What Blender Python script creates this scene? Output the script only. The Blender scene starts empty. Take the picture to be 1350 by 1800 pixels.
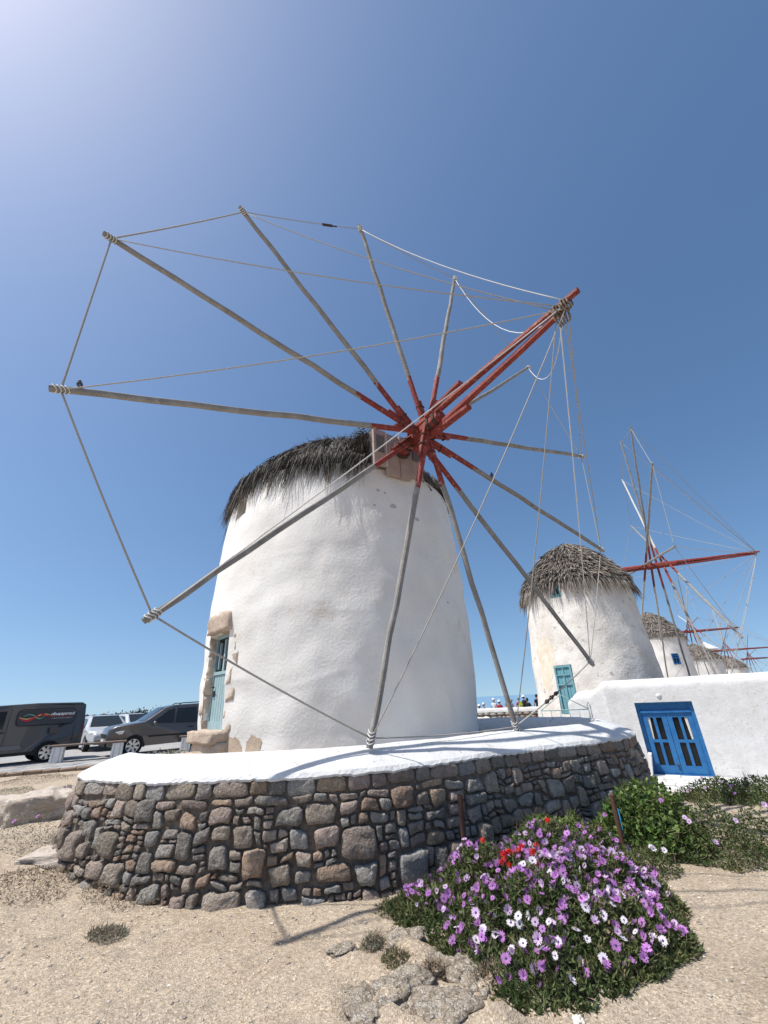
import bpy, bmesh, math, random
import numpy as np
from mathutils import Vector, Matrix, noise
random.seed(7); RNG = np.random.default_rng(11)
SC = bpy.context.scene
COL = SC.collection
rad = math.radians

# ------------------------------------------------------------------ camera
FPX, PITCH, ROLL, EYE = 720.0, rad(24.75), rad(2.65), Vector((0, 0, 1.6))
_F = Vector((0, math.cos(PITCH), math.sin(PITCH))); _U0 = Vector((0, -math.sin(PITCH), math.cos(PITCH))); _R0 = Vector((1, 0, 0))
CR = _R0 * math.cos(ROLL) - _U0 * math.sin(ROLL); CU = _U0 * math.cos(ROLL) + _R0 * math.sin(ROLL)
cam_data = bpy.data.cameras.new('camera'); cam = bpy.data.objects.new('camera', cam_data); COL.objects.link(cam)
cam_data.sensor_fit = 'VERTICAL'; cam_data.sensor_height = 36; cam_data.sensor_width = 27
cam_data.lens = FPX / 1800 * 36; cam_data.clip_start = 0.05; cam_data.clip_end = 60000
m = Matrix((CR, CU, -_F)).transposed().to_4x4(); m.translation = EYE; cam.matrix_world = m
SC.camera = cam

# ------------------------------------------------------------------ sky and sun
SUN_AZ, SUN_EL = rad(-107), rad(61)          # azimuth from +y, negative = left of the view
world = bpy.data.worlds.new('World'); SC.world = world; world.use_nodes = True
wn = world.node_tree.nodes; wl = world.node_tree.links
sky = wn.new('ShaderNodeTexSky'); sky.sky_type = 'NISHITA'; sky.sun_disc = False
sky.sun_elevation = SUN_EL; sky.sun_rotation = SUN_AZ
sky.altitude = 50; sky.air_density = 1.0; sky.dust_density = 1.3; sky.ozone_density = 2.2
# the low haze band of the sky model is lifted below the horizon line: directions are raised a little before the look-up
tcw = wn.new('ShaderNodeTexCoord'); va = wn.new('ShaderNodeVectorMath'); va.operation = 'ADD'; va.inputs[1].default_value = (0, 0, .11)
vn = wn.new('ShaderNodeVectorMath'); vn.operation = 'NORMALIZE'
wl.new(tcw.outputs['Generated'], va.inputs[0]); wl.new(va.outputs[0], vn.inputs[0]); wl.new(vn.outputs[0], sky.inputs[0])
hs_ = wn.new('ShaderNodeHueSaturation'); hs_.inputs['Hue'].default_value = .497; hs_.inputs['Saturation'].default_value = 1.13
wl.new(sky.outputs[0], hs_.inputs['Color']); wl.new(hs_.outputs[0], wn['Background'].inputs[0]); wn['Background'].inputs[1].default_value = 0.122
sun_d = bpy.data.lights.new('sun', 'SUN'); sun_d.energy = 4.4; sun_d.angle = rad(0.53); sun_d.color = (1, .96, .9)
sun = bpy.data.objects.new('sun', sun_d); COL.objects.link(sun); sun.location = (0, 0, 40)
SUN = Vector((math.sin(SUN_AZ) * math.cos(SUN_EL), math.cos(SUN_AZ) * math.cos(SUN_EL), math.sin(SUN_EL)))
sun.rotation_euler = SUN.to_track_quat('Z', 'Y').to_euler()
SC.view_settings.view_transform = 'Standard'; SC.view_settings.look = 'None'
SC.view_settings.gamma = 1; SC.view_settings.use_curve_mapping = False
SC.view_settings.exposure = 0.33

# ------------------------------------------------------------------ placement helpers: a direction of sight into a place
def ray(x, y):
    return (_F * FPX + CR * (x - 675) - CU * (y - 900)).normalized()
def onz(x, y, z):
    v = ray(x, y); return EYE + v * ((z - EYE.z) / v.z)
def atd(x, y, d):
    v = ray(x, y); return EYE + v * (d / math.hypot(v.x, v.y))
def az(a, d, z=0):
    return Vector((math.sin(rad(a)) * d, math.cos(rad(a)) * d, z))
def sst(a, b, x):
    t = min(1, max(0, (x - a) / (b - a))); return t * t * (3 - 2 * t)
def N(x, y, z=0): return noise.noise(Vector((x, y, z)))
def fbm(x, y, z=0, o=4): return noise.fractal(Vector((x, y, z)), 1.0, 2.0, o)

# ------------------------------------------------------------------ materials
MATS = {}
def mat(name, c1, c2=None, rough=.8, scale=6, bump=0, bscale=30, detail=6, island=0, objrand=0, metal=0,
        spec=.3, mixlo=.35, mixhi=.65, bump2=0, b2scale=4, c3=None, c3scale=60, c3lo=.6, c3hi=.7, stretch=None,
        translucent=0, coat=0, coord='Object', dist=.02):
    if name in MATS: return MATS[name]
    M = bpy.data.materials.new(name); M.use_nodes = True; MATS[name] = M
    nt = M.node_tree; n = nt.nodes; L = nt.links; P = n['Principled BSDF']
    P.inputs['Roughness'].default_value = rough; P.inputs['Metallic'].default_value = metal
    P.inputs['Specular IOR Level'].default_value = spec; P.inputs['Coat Weight'].default_value = coat
    tc = n.new('ShaderNodeTexCoord'); vec = tc.outputs[coord]
    if stretch:
        mp = n.new('ShaderNodeMapping'); mp.inputs['Scale'].default_value = stretch; L.new(vec, mp.inputs[0]); vec = mp.outputs[0]
    def noi(s, d=detail):
        t = n.new('ShaderNodeTexNoise'); t.inputs['Scale'].default_value = s; t.inputs['Detail'].default_value = d
        t.inputs['Roughness'].default_value = .6; L.new(vec, t.inputs[0]); return t.outputs[0]
    def ramp(o, lo, hi):
        r = n.new('ShaderNodeMapRange'); r.inputs[1].default_value = lo; r.inputs[2].default_value = hi; r.clamp = True; L.new(o, r.inputs[0]); return r.outputs[0]
    def mix(f, a, b, mode='MIX'):
        x = n.new('ShaderNodeMix'); x.data_type = 'RGBA'; x.blend_type = mode
        if isinstance(f, (int, float)): x.inputs[0].default_value = f
        else: L.new(f, x.inputs[0])
        for k, v in ((6, a), (7, b)):
            if isinstance(v, tuple): x.inputs[k].default_value = (*v, 1)
            else: L.new(v, x.inputs[k])
        return x.outputs[2]
    colr = c1
    if c2: colr = mix(ramp(noi(scale), mixlo, mixhi), c1, c2)
    if c3: colr = mix(ramp(noi(c3scale, 3), c3lo, c3hi), colr, c3)
    for on, src in ((island, 'isl'), (objrand, 'obj')):
        if on:
            if src == 'isl': g = n.new('ShaderNodeNewGeometry'); rv = g.outputs['Random Per Island']
            else: g = n.new('ShaderNodeObjectInfo'); rv = g.outputs['Random']
            h = n.new('ShaderNodeHueSaturation')
            mr = n.new('ShaderNodeMapRange'); mr.inputs[3].default_value = 1 - on; mr.inputs[4].default_value = 1 + on; L.new(rv, mr.inputs[0])
            L.new(mr.outputs[0], h.inputs['Value'])
            if isinstance(colr, tuple): h.inputs['Color'].default_value = (*colr, 1)
            else: L.new(colr, h.inputs['Color'])
            wn_ = n.new('ShaderNodeTexWhiteNoise'); wn_.noise_dimensions = '1D'; L.new(rv, wn_.inputs['W'])
            mh = n.new('ShaderNodeMapRange'); mh.inputs[3].default_value = .5 - .04 * on; mh.inputs[4].default_value = .5 + .04 * on
            L.new(wn_.outputs[0], mh.inputs[0]); L.new(mh.outputs[0], h.inputs['Hue']); colr = h.outputs[0]
    if isinstance(colr, tuple): P.inputs['Base Color'].default_value = (*colr, 1)
    else: L.new(colr, P.inputs['Base Color'])
    if bump or bump2:
        prev = None
        for st, s, d in ((bump2, b2scale, 3), (bump, bscale, 8)):
            if not st: continue
            b = n.new('ShaderNodeBump'); b.inputs['Strength'].default_value = st; b.inputs['Distance'].default_value = dist
            L.new(noi(s, d), b.inputs['Height'])
            if prev: L.new(prev, b.inputs['Normal'])
            prev = b.outputs[0]
        L.new(prev, P.inputs['Normal'])
    if translucent:
        t = n.new('ShaderNodeBsdfTranslucent'); ms = n.new('ShaderNodeMixShader'); ms.inputs[0].default_value = translucent
        if isinstance(colr, tuple): t.inputs[0].default_value = (*colr, 1)
        else: L.new(colr, t.inputs[0])
        L.new(P.outputs[0], ms.inputs[1]); L.new(t.outputs[0], ms.inputs[2]); L.new(ms.outputs[0], n['Material Output'].inputs[0])
    return M

plaster = mat('whitewash', (.76, .738, .70), (.70, .67, .625), rough=.9, scale=1.3, bump=.38, bscale=24, bump2=.32, b2scale=4.5, c3=(.62, .55, .46), c3scale=1.7, c3lo=.62, c3hi=.80)
plaster_cap = mat('whitewash_cap', (.64, .64, .635), (.56, .555, .54), rough=.9, scale=2.2, bump=.5, bscale=40, bump2=.7, b2scale=7, c3=(.36, .34, .31), c3scale=14, c3lo=.63, c3hi=.73)
plaster_old = mat('whitewash_weathered', (.73, .69, .63), (.57, .525, .47), rough=.95, scale=1.3, bump=.8, bscale=12, bump2=.8, b2scale=3, c3=(.40, .37, .33), c3scale=4.5, c3lo=.60, c3hi=.72)
plaster_bare = mat('bare_render', (.52, .42, .32), (.42, .33, .25), rough=.95, scale=9, bump=.6, bscale=50)
jambstone = mat('jamb_stone', (.56, .46, .36), (.42, .33, .26), rough=.9, scale=9, bump=.8, bscale=40, objrand=.18)
mortar = mat('dark_mortar', (.22, .18, .145), (.12, .097, .078), rough=1, scale=20, bump=.9, bscale=60)
STONE = [mat('stone_brown', (.37, .305, .245), (.23, .185, .147), rough=.92, scale=13, bump=1.0, bscale=30, objrand=.28, c3=(.40, .37, .33), c3scale=45, c3lo=.53, c3hi=.66, dist=.06),
         mat('stone_grey', (.32, .288, .25), (.205, .183, .158), rough=.92, scale=15, bump=1.0, bscale=34, objrand=.30, c3=(.38, .37, .355), c3scale=50, c3lo=.52, c3hi=.64, dist=.06),
         mat('stone_warm', (.39, .285, .20), (.24, .172, .125), rough=.92, scale=11, bump=1.0, bscale=28, objrand=.25, c3=(.42, .36, .30), c3scale=40, c3lo=.53, c3hi=.66, dist=.06),
         mat('stone_blue', (.305, .288, .265), (.20, .188, .172), rough=.9, scale=18, bump=.8, bscale=38, objrand=.25, c3=(.36, .365, .365), c3scale=60, c3lo=.54, c3hi=.66, dist=.05),
         mat('stone_pink', (.37, .29, .24), (.23, .18, .15), rough=.92, scale=12, bump=.9, bscale=34, objrand=.22, c3=(.40, .36, .33), c3scale=45, c3lo=.54, c3hi=.66, dist=.06)]
red = mat('red_paint', (.27, .045, .032), (.17, .032, .026), rough=.65, scale=6, bump=.5, bscale=50, c3=(.36, .17, .13), c3scale=13, c3lo=.57, c3hi=.72)
timber = mat('weathered_timber', (.29, .275, .255), (.20, .188, .172), rough=.9, scale=4, bump=.5, bscale=40, c3=(.33, .315, .29), c3scale=9, c3lo=.55, c3hi=.75)
iron = mat('iron', (.06, .05, .045), (.10, .06, .045), rough=.7, scale=30, metal=.5)
rope = mat('rope', (.42, .40, .37), (.32, .30, .27), rough=.95, scale=80)
rope_light = mat('rope_light', (.62, .61, .58), rough=.95)
thatch = mat('thatch_dark', (.125, .109, .095), (.065, .056, .049), rough=.85, scale=3, island=.6)
thatch_core = mat('thatch_core', (.04, .035, .032), (.06, .05, .045), rough=1, scale=20, bump=1, bscale=60)
thatch2 = mat('thatch_straw', (.25, .218, .185), (.15, .129, .109), rough=.95, scale=2, island=.5)
thatch_top = mat('thatch_top', (.30, .27, .23), (.20, .18, .155), rough=.95, scale=2, island=.5)
teal = mat('teal_paint', (.26, .385, .41), (.33, .44, .455), rough=.6, scale=8, bump=.25, bscale=40)
teal2 = mat('teal_bright', (.115, .29, .34), (.17, .34, .38), rough=.6, scale=8, bump=.25, bscale=40)
blue = mat('blue_paint', (.016, .115, .31), (.03, .15, .35), rough=.5, scale=5, bump=.12, bscale=40)
pinkwood = mat('housing_boards', (.36, .26, .23), (.42, .33, .29), rough=.85, scale=7, bump=.4, bscale=40)
greywood = mat('grey_board', (.17, .145, .135), (.13, .115, .11), rough=.9, scale=9, bump=.4, bscale=40)
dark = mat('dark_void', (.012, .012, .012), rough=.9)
glassm = mat('window_glass', (.012, .014, .016), rough=.1, spec=.25)
rust = mat('rusted_iron', (.085, .042, .030), (.12, .06, .04), rough=.85, scale=25, bump=.4, bscale=60)

# ------------------------------------------------------------------ mesh helpers
class MB:
    def __init__(s): s.v = []; s.f = []; s.mi = []; s.smooth = []
    def add(s, verts, faces, mi=0, smooth=False):
        o = len(s.v); s.v += [tuple(v) for v in verts]
        for f in faces: s.f.append(tuple(i + o for i in f)); s.mi.append(mi); s.smooth.append(smooth)
        return s
    def box(s, c, size, M=None, mi=0, taper=1.0):
        x, y, z = size[0] / 2, size[1] / 2, size[2] / 2; vs = []
        for dz, t in ((-z, 1), (z, taper)):
            for dx, dy in ((-x, -y), (x, -y), (x, y), (-x, y)):
                p = Vector((dx * t, dy * t, dz)); p = (M @ p if M else p) + Vector(c); vs.append(p)
        return s.add(vs, [(0, 3, 2, 1), (4, 5, 6, 7), (0, 1, 5, 4), (1, 2, 6, 5), (2, 3, 7, 6), (3, 0, 4, 7)], mi)
    def frame(s, a, b, up=Vector((0, 0, 1))):
        d = (b - a).normalized()
        if abs(d.dot(up)) > .98: up = Vector((0, 1, 0)) if abs(d.y) < .9 else Vector((1, 0, 0))
        x = d.cross(up).normalized(); return x, x.cross(d).normalized(), d
    def beam(s, a, b, w0, h0, w1=None, h1=None, mi=0, up=Vector((0, 0, 1)), chamfer=.22, segs=1, wob=0):
        a = Vector(a); b = Vector(b); w1 = w0 if w1 is None else w1; h1 = h0 if h1 is None else h1
        x, y, d = s.frame(a, b, up); vs = []; K = 8
        pat = [(-1, -1 + 2 * chamfer), (-1 + 2 * chamfer, -1), (1 - 2 * chamfer, -1), (1, -1 + 2 * chamfer), (1, 1 - 2 * chamfer), (1 - 2 * chamfer, 1), (-1 + 2 * chamfer, 1), (-1, 1 - 2 * chamfer)]
        for i in range(segs + 1):
            t = i / segs; c = a.lerp(b, t) + (x * random.uniform(-wob, wob) + y * random.uniform(-wob, wob) if 0 < i < segs else Vector())
            w = (w0 + (w1 - w0) * t) / 2; h = (h0 + (h1 - h0) * t) / 2
            for px, py in pat: vs.append(c + x * (px * w) + y * (py * h))
        fs = [tuple(range(K - 1, -1, -1)), tuple(range(segs * K, segs * K + K))]
        for i in range(segs):
            for k in range(K): fs.append((i * K + k, i * K + (k + 1) % K, (i + 1) * K + (k + 1) % K, (i + 1) * K + k))
        return s.add(vs, fs, mi)
    def tube(s, pts, r, n=6, mi=0, r1=None, smooth=True, cap=True):
        pts = [Vector(p) for p in pts]; vs = []; m_ = len(pts)
        for i, p in enumerate(pts):
            a = pts[max(0, i - 1)]; b = pts[min(m_ - 1, i + 1)]
            x, y, d = s.frame(a, b) if (b - a).length > 1e-9 else (Vector((1, 0, 0)), Vector((0, 1, 0)), None)
            rr = r if r1 is None else r + (r1 - r) * i / (m_ - 1)
            for k in range(n):
                t = 2 * math.pi * k / n; vs.append(p + x * math.cos(t) * rr + y * math.sin(t) * rr)
        fs = []
        for i in range(m_ - 1):
            for k in range(n): fs.append((i * n + k, i * n + (k + 1) % n, (i + 1) * n + (k + 1) % n, (i + 1) * n + k))
        if cap: fs += [tuple(range(n - 1, -1, -1)), tuple(range((m_ - 1) * n, m_ * n))]
        return s.add(vs, fs, mi, smooth)
    def lathe(s, prof, n=24, c=(0, 0, 0), M=None, mi=0, smooth=True):
        vs = []; fs = []
        for r, z in prof:
            for k in range(n):
                t = 2 * math.pi * k / n; p = Vector((r * math.cos(t), r * math.sin(t), z)); vs.append((M @ p if M else p) + Vector(c))
        for i in range(len(prof) - 1):
            for k in range(n): fs.append((i * n + k, i * n + (k + 1) % n, (i + 1) * n + (k + 1) % n, (i + 1) * n + k))
        return s.add(vs, fs, mi, smooth)
    def build(s, name, mats, parent=None, loc=None):
        me = bpy.data.meshes.new(name); off = Vector(loc) if loc is not None else Vector()
        me.from_pydata([(v[0] - off.x, v[1] - off.y, v[2] - off.z) for v in s.v], [], s.f)
        for M in (mats if isinstance(mats, (list, tuple)) else [mats]): me.materials.append(M)
        me.polygons.foreach_set('material_index', s.mi); me.polygons.foreach_set('use_smooth', s.smooth); me.update()
        return link(name, me, parent, off)
def link(name, me, parent=None, loc=None):
    o = bpy.data.objects.new(name, me); COL.objects.link(o)
    if loc is not None: o.location = loc
    if parent:
        o.parent = parent
        w = Vector(parent.location); q = parent.parent
        while q: w += Vector(q.location); q = q.parent
        o.location = Vector(loc if loc is not None else (0, 0, 0)) - w
    return o
def arr(name, V, Fq, mats, parent=None, smooth=False, mi=None):
    """mesh straight from numpy arrays of vertices and equal-sized faces, world coordinates"""
    me = bpy.data.meshes.new(name); k = Fq.shape[1]
    me.vertices.add(len(V)); me.vertices.foreach_set('co', np.ascontiguousarray(V, dtype=np.float32).ravel())
    me.loops.add(Fq.size); me.loops.foreach_set('vertex_index', np.ascontiguousarray(Fq, dtype=np.int32).ravel())
    me.polygons.add(len(Fq)); me.polygons.foreach_set('loop_start', np.arange(0, Fq.size, k, dtype=np.int32)); me.polygons.foreach_set('loop_total', np.full(len(Fq), k, dtype=np.int32))
    for M in (mats if isinstance(mats, (list, tuple)) else [mats]): me.materials.append(M)
    if mi is not None: me.polygons.foreach_set('material_index', mi.astype(np.int32))
    me.polygons.foreach_set('use_smooth', np.full(len(Fq), smooth)); me.update(calc_edges=True); me.validate()
    return link(name, me, parent, (0, 0, 0))
def thing(name, loc, label, cat, group=None):
    o = bpy.data.objects.new(name, None); COL.objects.link(o); o.location = loc; o.empty_display_size = .2
    return tag(o, label, cat, group)
def tag(o, label=None, cat=None, group=None, kind=None):
    if label: o['label'] = label
    if cat: o['category'] = cat
    if group: o['group'] = group
    if kind: o['kind'] = kind
    return o
def dup_tree(o, parent=None):
    c = o.copy(); COL.objects.link(c); c.parent = parent
    for ch in o.children: dup_tree(ch, c)
    return c
def grid_faces(nu, nv, wrap=False):
    i = np.arange(nu - (0 if wrap else 1)); j = np.arange(nv - 1); I, J = np.meshgrid(i, j, indexing='ij')
    a = I * nv + J; b = ((I + 1) % nu) * nv + J
    return np.stack([a, b, b + 1, a + 1], -1).reshape(-1, 4)
def ico(name, mats, c, size, sub=2, amp=.25, freq=1.6, seed=0, flat=False, parent=None, rotz=0, sharp=0, strata=False):
    bm = bmesh.new(); bmesh.ops.create_icosphere(bm, subdivisions=sub, radius=1)
    for v in bm.verts:
        p = v.co.copy(); k = 1 + amp * N(p.x * freq + seed, p.y * freq, p.z * freq) + amp * .4 * N(p.x * freq * 2.7 + seed, p.y * freq * 2.7, p.z * freq * 2.7)
        if sub > 2: k += amp * .40 * (.35 - abs(N(p.x * 3.3 + seed, p.y * 3.3, p.z * 3.3 + seed))) + .05 * fbm(p.x * 6 + seed, p.y * 6, p.z * 6, 4)
        if strata: k += .03 * N(p.x * .8 + seed, p.y * .8, p.z * 9) + .03 * N(p.x * 2, p.y * 2, p.z * 19 + seed)
        if sharp:
            q = max(abs(p.x), abs(p.y), abs(p.z)); k *= 1 + sharp * (1 / q - 1)
        v.co = Vector((p.x * size[0] * k, p.y * size[1] * k, p.z * size[2] * k))
    me = bpy.data.meshes.new(name); bm.to_mesh(me); bm.free()
    me.polygons.foreach_set('use_smooth', [not flat] * len(me.polygons))
    for M in (mats if isinstance(mats, (list, tuple)) else [mats]): me.materials.append(M)
    o = link(name, me, parent, c); o.rotation_euler.z = rotz
    return o

# ------------------------------------------------------------------ terrain
RING = [(-4.02, 6.35), (-3.86, 5.85), (-3.35, 5.27), (-2.2, 4.82), (-.6, 4.85), (.5, 5.3), (1.5, 5.95), (2.55, 6.5), (3.4, 7.05), (3.98, 7.85), (4.15, 8.8), (3.85, 9.8), (3.0, 10.55), (1.9, 11.0), (.6, 11.3), (-.8, 11.6)]
def ground_z(x, y):
    z = (-.06 * max(0, min(y, 9) - 5.5) - .95 * sst(8.5, 13.5, y)) * sst(1.5, 5, x)
    z += .33 * math.exp(-(((x + 4.6) / 2.0) ** 2 + ((y - 6.0) / 2.2) ** 2))
    z += .03 * sst(10, 14, y) * (1 - sst(-6, -2, x))
    z += 2.2 * math.exp(-(((x - 9.3) / 3.2) ** 2 + ((y - 22) / 3.2) ** 2))
    r = math.hypot(x, y)
    z -= .15 * sst(18, 30, y) * sst(-2, 4, x)
    z -= 15 * sst(70, 160, r) if x < 20 else 15 * sst(130, 260, r)
    return z
def rockzone(x, y):
    return math.exp(-(((x - .35) / .75) ** 2 + ((y - 3.55) / .75) ** 2) ** 1.5)
def axis(lo, hi, step, far, grow):
    a = list(np.arange(lo, hi + 1e-6, step)); s = step
    while a[-1] < far: s *= grow; a.append(a[-1] + s)
    s = step; b = [a[0]]
    while b[-1] > -far: s *= grow; b.append(b[-1] - s)
    return np.array(b[:0:-1] + a)
xs = axis(-6.5, 6.5, .06, 420, 1.16); ys = axis(1.6, 8.5, .055, 420, 1.16)
V = np.zeros((len(xs), len(ys), 3))
for i, x in enumerate(xs):
    for j, y in enumerate(ys):
        z = ground_z(x, y)
        if abs(x) < 9 and 0 < y < 14:
            z += .035 * fbm(x * .9, y * .9, 3.1) + .012 * N(x * 5, y * 5, 1.3)
            k = rockzone(x, y)
            if k > .02:
                d = noise.voronoi(Vector((x * 3.1 + .3 * N(x * 4, y * 4), y * 3.1, .4)))[0]
                z += k * (.10 * sst(.01, .14, d[1] - d[0]) * (.6 + .6 * N(x * 2.2, y * 2.2, 9)) + .07 * fbm(x * 5, y * 5, 2, 6) - .05 * abs(N(x * 7, y * 7, 5)))
        V[i, j] = (x, y, z)
sand = bpy.data.materials.new('sandy_ground')
def make_sand():
    M = sand; M.use_nodes = True; nt = M.node_tree; n = nt.nodes; L = nt.links; P = n['Principled BSDF']; P.inputs['Roughness'].default_value = .95; P.inputs['Specular IOR Level'].default_value = .2
    tc = n.new('ShaderNodeTexCoord'); v = tc.outputs['Object']
    def noi(s, d=6, r=.6):
        t = n.new('ShaderNodeTexNoise'); t.inputs['Scale'].default_value = s; t.inputs['Detail'].default_value = d; t.inputs['Roughness'].default_value = r; L.new(v, t.inputs[0]); return t.outputs[0]
    def cr(f, stops):
        r = n.new('ShaderNodeValToRGB'); e = r.color_ramp.elements
        e[0].position, e[0].color = stops[0][0], (*stops[0][1], 1); e[1].position, e[1].color = stops[-1][0], (*stops[-1][1], 1)
        for p, c in stops[1:-1]: q = e.new(p); q.color = (*c, 1)
        L.new(f, r.inputs[0]); return r.outputs[0]
    base = cr(noi(1.1), [(.3, (.38, .305, .225)), (.5, (.44, .365, .278)), (.7, (.395, .335, .262))])
    vo = n.new('ShaderNodeTexVoronoi'); vo.inputs['Scale'].default_value = 85; L.new(v, vo.inputs[0])
    sp = n.new('ShaderNodeSeparateColor'); L.new(vo.outputs['Color'], sp.inputs[0])
    grain = cr(sp.outputs[0], [(.0, (.66, .62, .57)), (.40, (.95, .95, .95)), (.8, (1.08, 1.07, 1.05)), (1, (1.5, 1.48, 1.42))])
    mx = n.new('ShaderNodeMix'); mx.data_type = 'RGBA'; mx.blend_type = 'MULTIPLY'; mx.inputs[0].default_value = 1; L.new(base, mx.inputs[6]); L.new(grain, mx.inputs[7])
    n2 = noi(7, 5); mr = n.new('ShaderNodeMapRange'); mr.inputs[1].default_value = .56; mr.inputs[2].default_value = .72; L.new(n2, mr.inputs[0])
    m2 = n.new('ShaderNodeMix'); m2.data_type = 'RGBA'; L.new(mr.outputs[0], m2.inputs[0]); L.new(mx.outputs[2], m2.inputs[6]); m2.inputs[7].default_value = (.30, .25, .195, 1)
    L.new(m2.outputs[2], P.inputs['Base Color'])
    b1 = n.new('ShaderNodeBump'); b1.inputs['Strength'].default_value = .8; b1.inputs['Distance'].default_value = .03; L.new(noi(14, 8, .7), b1.inputs['Height'])
    b2 = n.new('ShaderNodeBump'); b2.inputs['Strength'].default_value = .7; b2.inputs['Distance'].default_value = .008; L.new(vo.outputs['Distance'], b2.inputs['Height']); L.new(b1.outputs[0], b2.inputs['Normal']); L.new(b2.outputs[0], P.inputs['Normal'])
make_sand()
g = arr('ground', V.reshape(-1, 3), grid_faces(len(xs), len(ys)), sand, smooth=True); tag(g, kind='structure', label='sandy gravel ground sloping gently around the mill')
# sea
seam = mat('sea_water', (.17, .30, .42), rough=.35, bump=.4, bscale=.3, spec=.5, dist=.4)  # base colour paler than real water: distance haze painted into it
s_ = MB(); s_.add([(-30000, 60, -12), (30000, 60, -12), (30000, 45000, -12), (-30000, 45000, -12)], [(0, 1, 2, 3)])
tag(s_.build('sea', seam), kind='structure', label='blue sea reaching the horizon')
def gz(x, y): return ground_z(x, y) + .035 * fbm(x * .9, y * .9, 3.1)

# road with kerb on the left
roadm = mat('paved_road', (.36, .35, .335), (.28, .27, .26), rough=.85, scale=1.2, bump=.5, bscale=18, c3=(.44, .43, .41), c3scale=9, c3lo=.55, c3hi=.7)
kerbm = mat('kerb_stone', (.20, .14, .10), (.30, .22, .16), rough=.95, scale=5, bump=1, bscale=20)
def road_edge(x): return 14.25 + (x + 11.5) * .45
rm = MB(); km = MB(); n_ = 40
prev = None
for i in range(n_):
    x = -34 + i * .82; y = road_edge(x); z = ground_z(x, y) + .075
    if prev:
        x0, y0, z0 = prev
        rm.add([(x0, y0, z0), (x, y, z), (x - 12, y + 34, z), (x0 - 12, y0 + 34, z0)], [(0, 1, 2, 3)])
    prev = (x, y, z)
rd = rm.build('road', roadm); tag(rd, kind='structure', label='pale grey paved road and car park')
for i in range(46):                                   # individual kerb stones
    x0 = -20 + i * .4; x1 = x0 + .38; y0 = road_edge(x0); y1 = road_edge(x1); zz = ground_z(x0, y0)
    k = MB(); k.beam((x0, y0 - .06, zz + .02 + random.uniform(-.02, .02)), (x1, y1 - .06, zz + .02), .22, .17, mi=0, chamfer=.15)
    if x0 < -4.5: k.build('kerb_stone', kerbm, rd)
slabm = mat('paving_slab', (.38, .37, .355), (.30, .29, .28), rough=.85, scale=3, bump=.5, bscale=25, objrand=.15)
sl_me = None
for r_ in range(6):                                   # paving slabs nearest the kerb
    for c_ in range(16):
        x0 = -16.6 + c_ * .72 + (r_ % 2) * .3; dep = r_ * .62
        y0 = road_edge(x0) + .1 + dep
        b = MB(); w = .69; h = .59
        b.add([(x0, y0, 0), (x0 + w, road_edge(x0 + w) + .1 + dep, 0), (x0 + w, road_edge(x0 + w) + .1 + dep + h, 0), (x0, y0 + h, 0),
               (x0 + .015, y0 + .02, .022), (x0 + w - .015, road_edge(x0 + w) + .12 + dep, .022), (x0 + w - .015, road_edge(x0 + w) + .08 + dep + h, .022), (x0 + .015, y0 + h - .02, .022)],
              [(4, 5, 6, 7), (0, 1, 5, 4), (1, 2, 6, 5), (2, 3, 7, 6), (3, 0, 4, 7)])
        zz = ground_z(x0, y0) + .077 + random.uniform(-.004, .004)
        b.v = [(v[0], v[1], v[2] + zz) for v in b.v]
        if x0 < -5.5: b.build('paving_slab', slabm, rd)

# ------------------------------------------------------------------ thatch
def blades(P, D, L, W, droop, seg, parent, name, mats, side=None):
    """ribbon strands: start P, initial direction D, length L, width W, drooping"""
    n = len(P); t = np.linspace(0, 1, seg + 1)
    P = np.asarray(P); D = np.asarray(D); L = np.asarray(L)[:, None]; W = np.asarray(W)[:, None]
    side = np.cross(D, RNG.normal(size=(n, 3)) * .6 + np.array([0, 0, 1.])); side /= np.linalg.norm(side, axis=1)[:, None] + 1e-9
    rows = []; p = P.copy(); d = D.copy()
    for i in range(seg + 1):
        w = W * (1 - .85 * t[i]) * .5
        rows += [p - side * w, p + side * w]
        d = d + np.array([0, 0, -1.]) * np.asarray(droop)[:, None] / seg + RNG.normal(size=(n, 3)) * .07
        d /= np.linalg.norm(d, axis=1)[:, None]; p = p + d * L / seg
    V = np.stack(rows, 1); k = 2 * (seg + 1); base = np.arange(n)[:, None] * k
    F = np.concatenate([base + np.array([2 * i, 2 * i + 1, 2 * i + 3, 2 * i + 2]) for i in range(seg)], 0)
    o = arr(name, V.reshape(-1, 3), F, mats, parent); o['kind'] = 'stuff'
    return o

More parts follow.
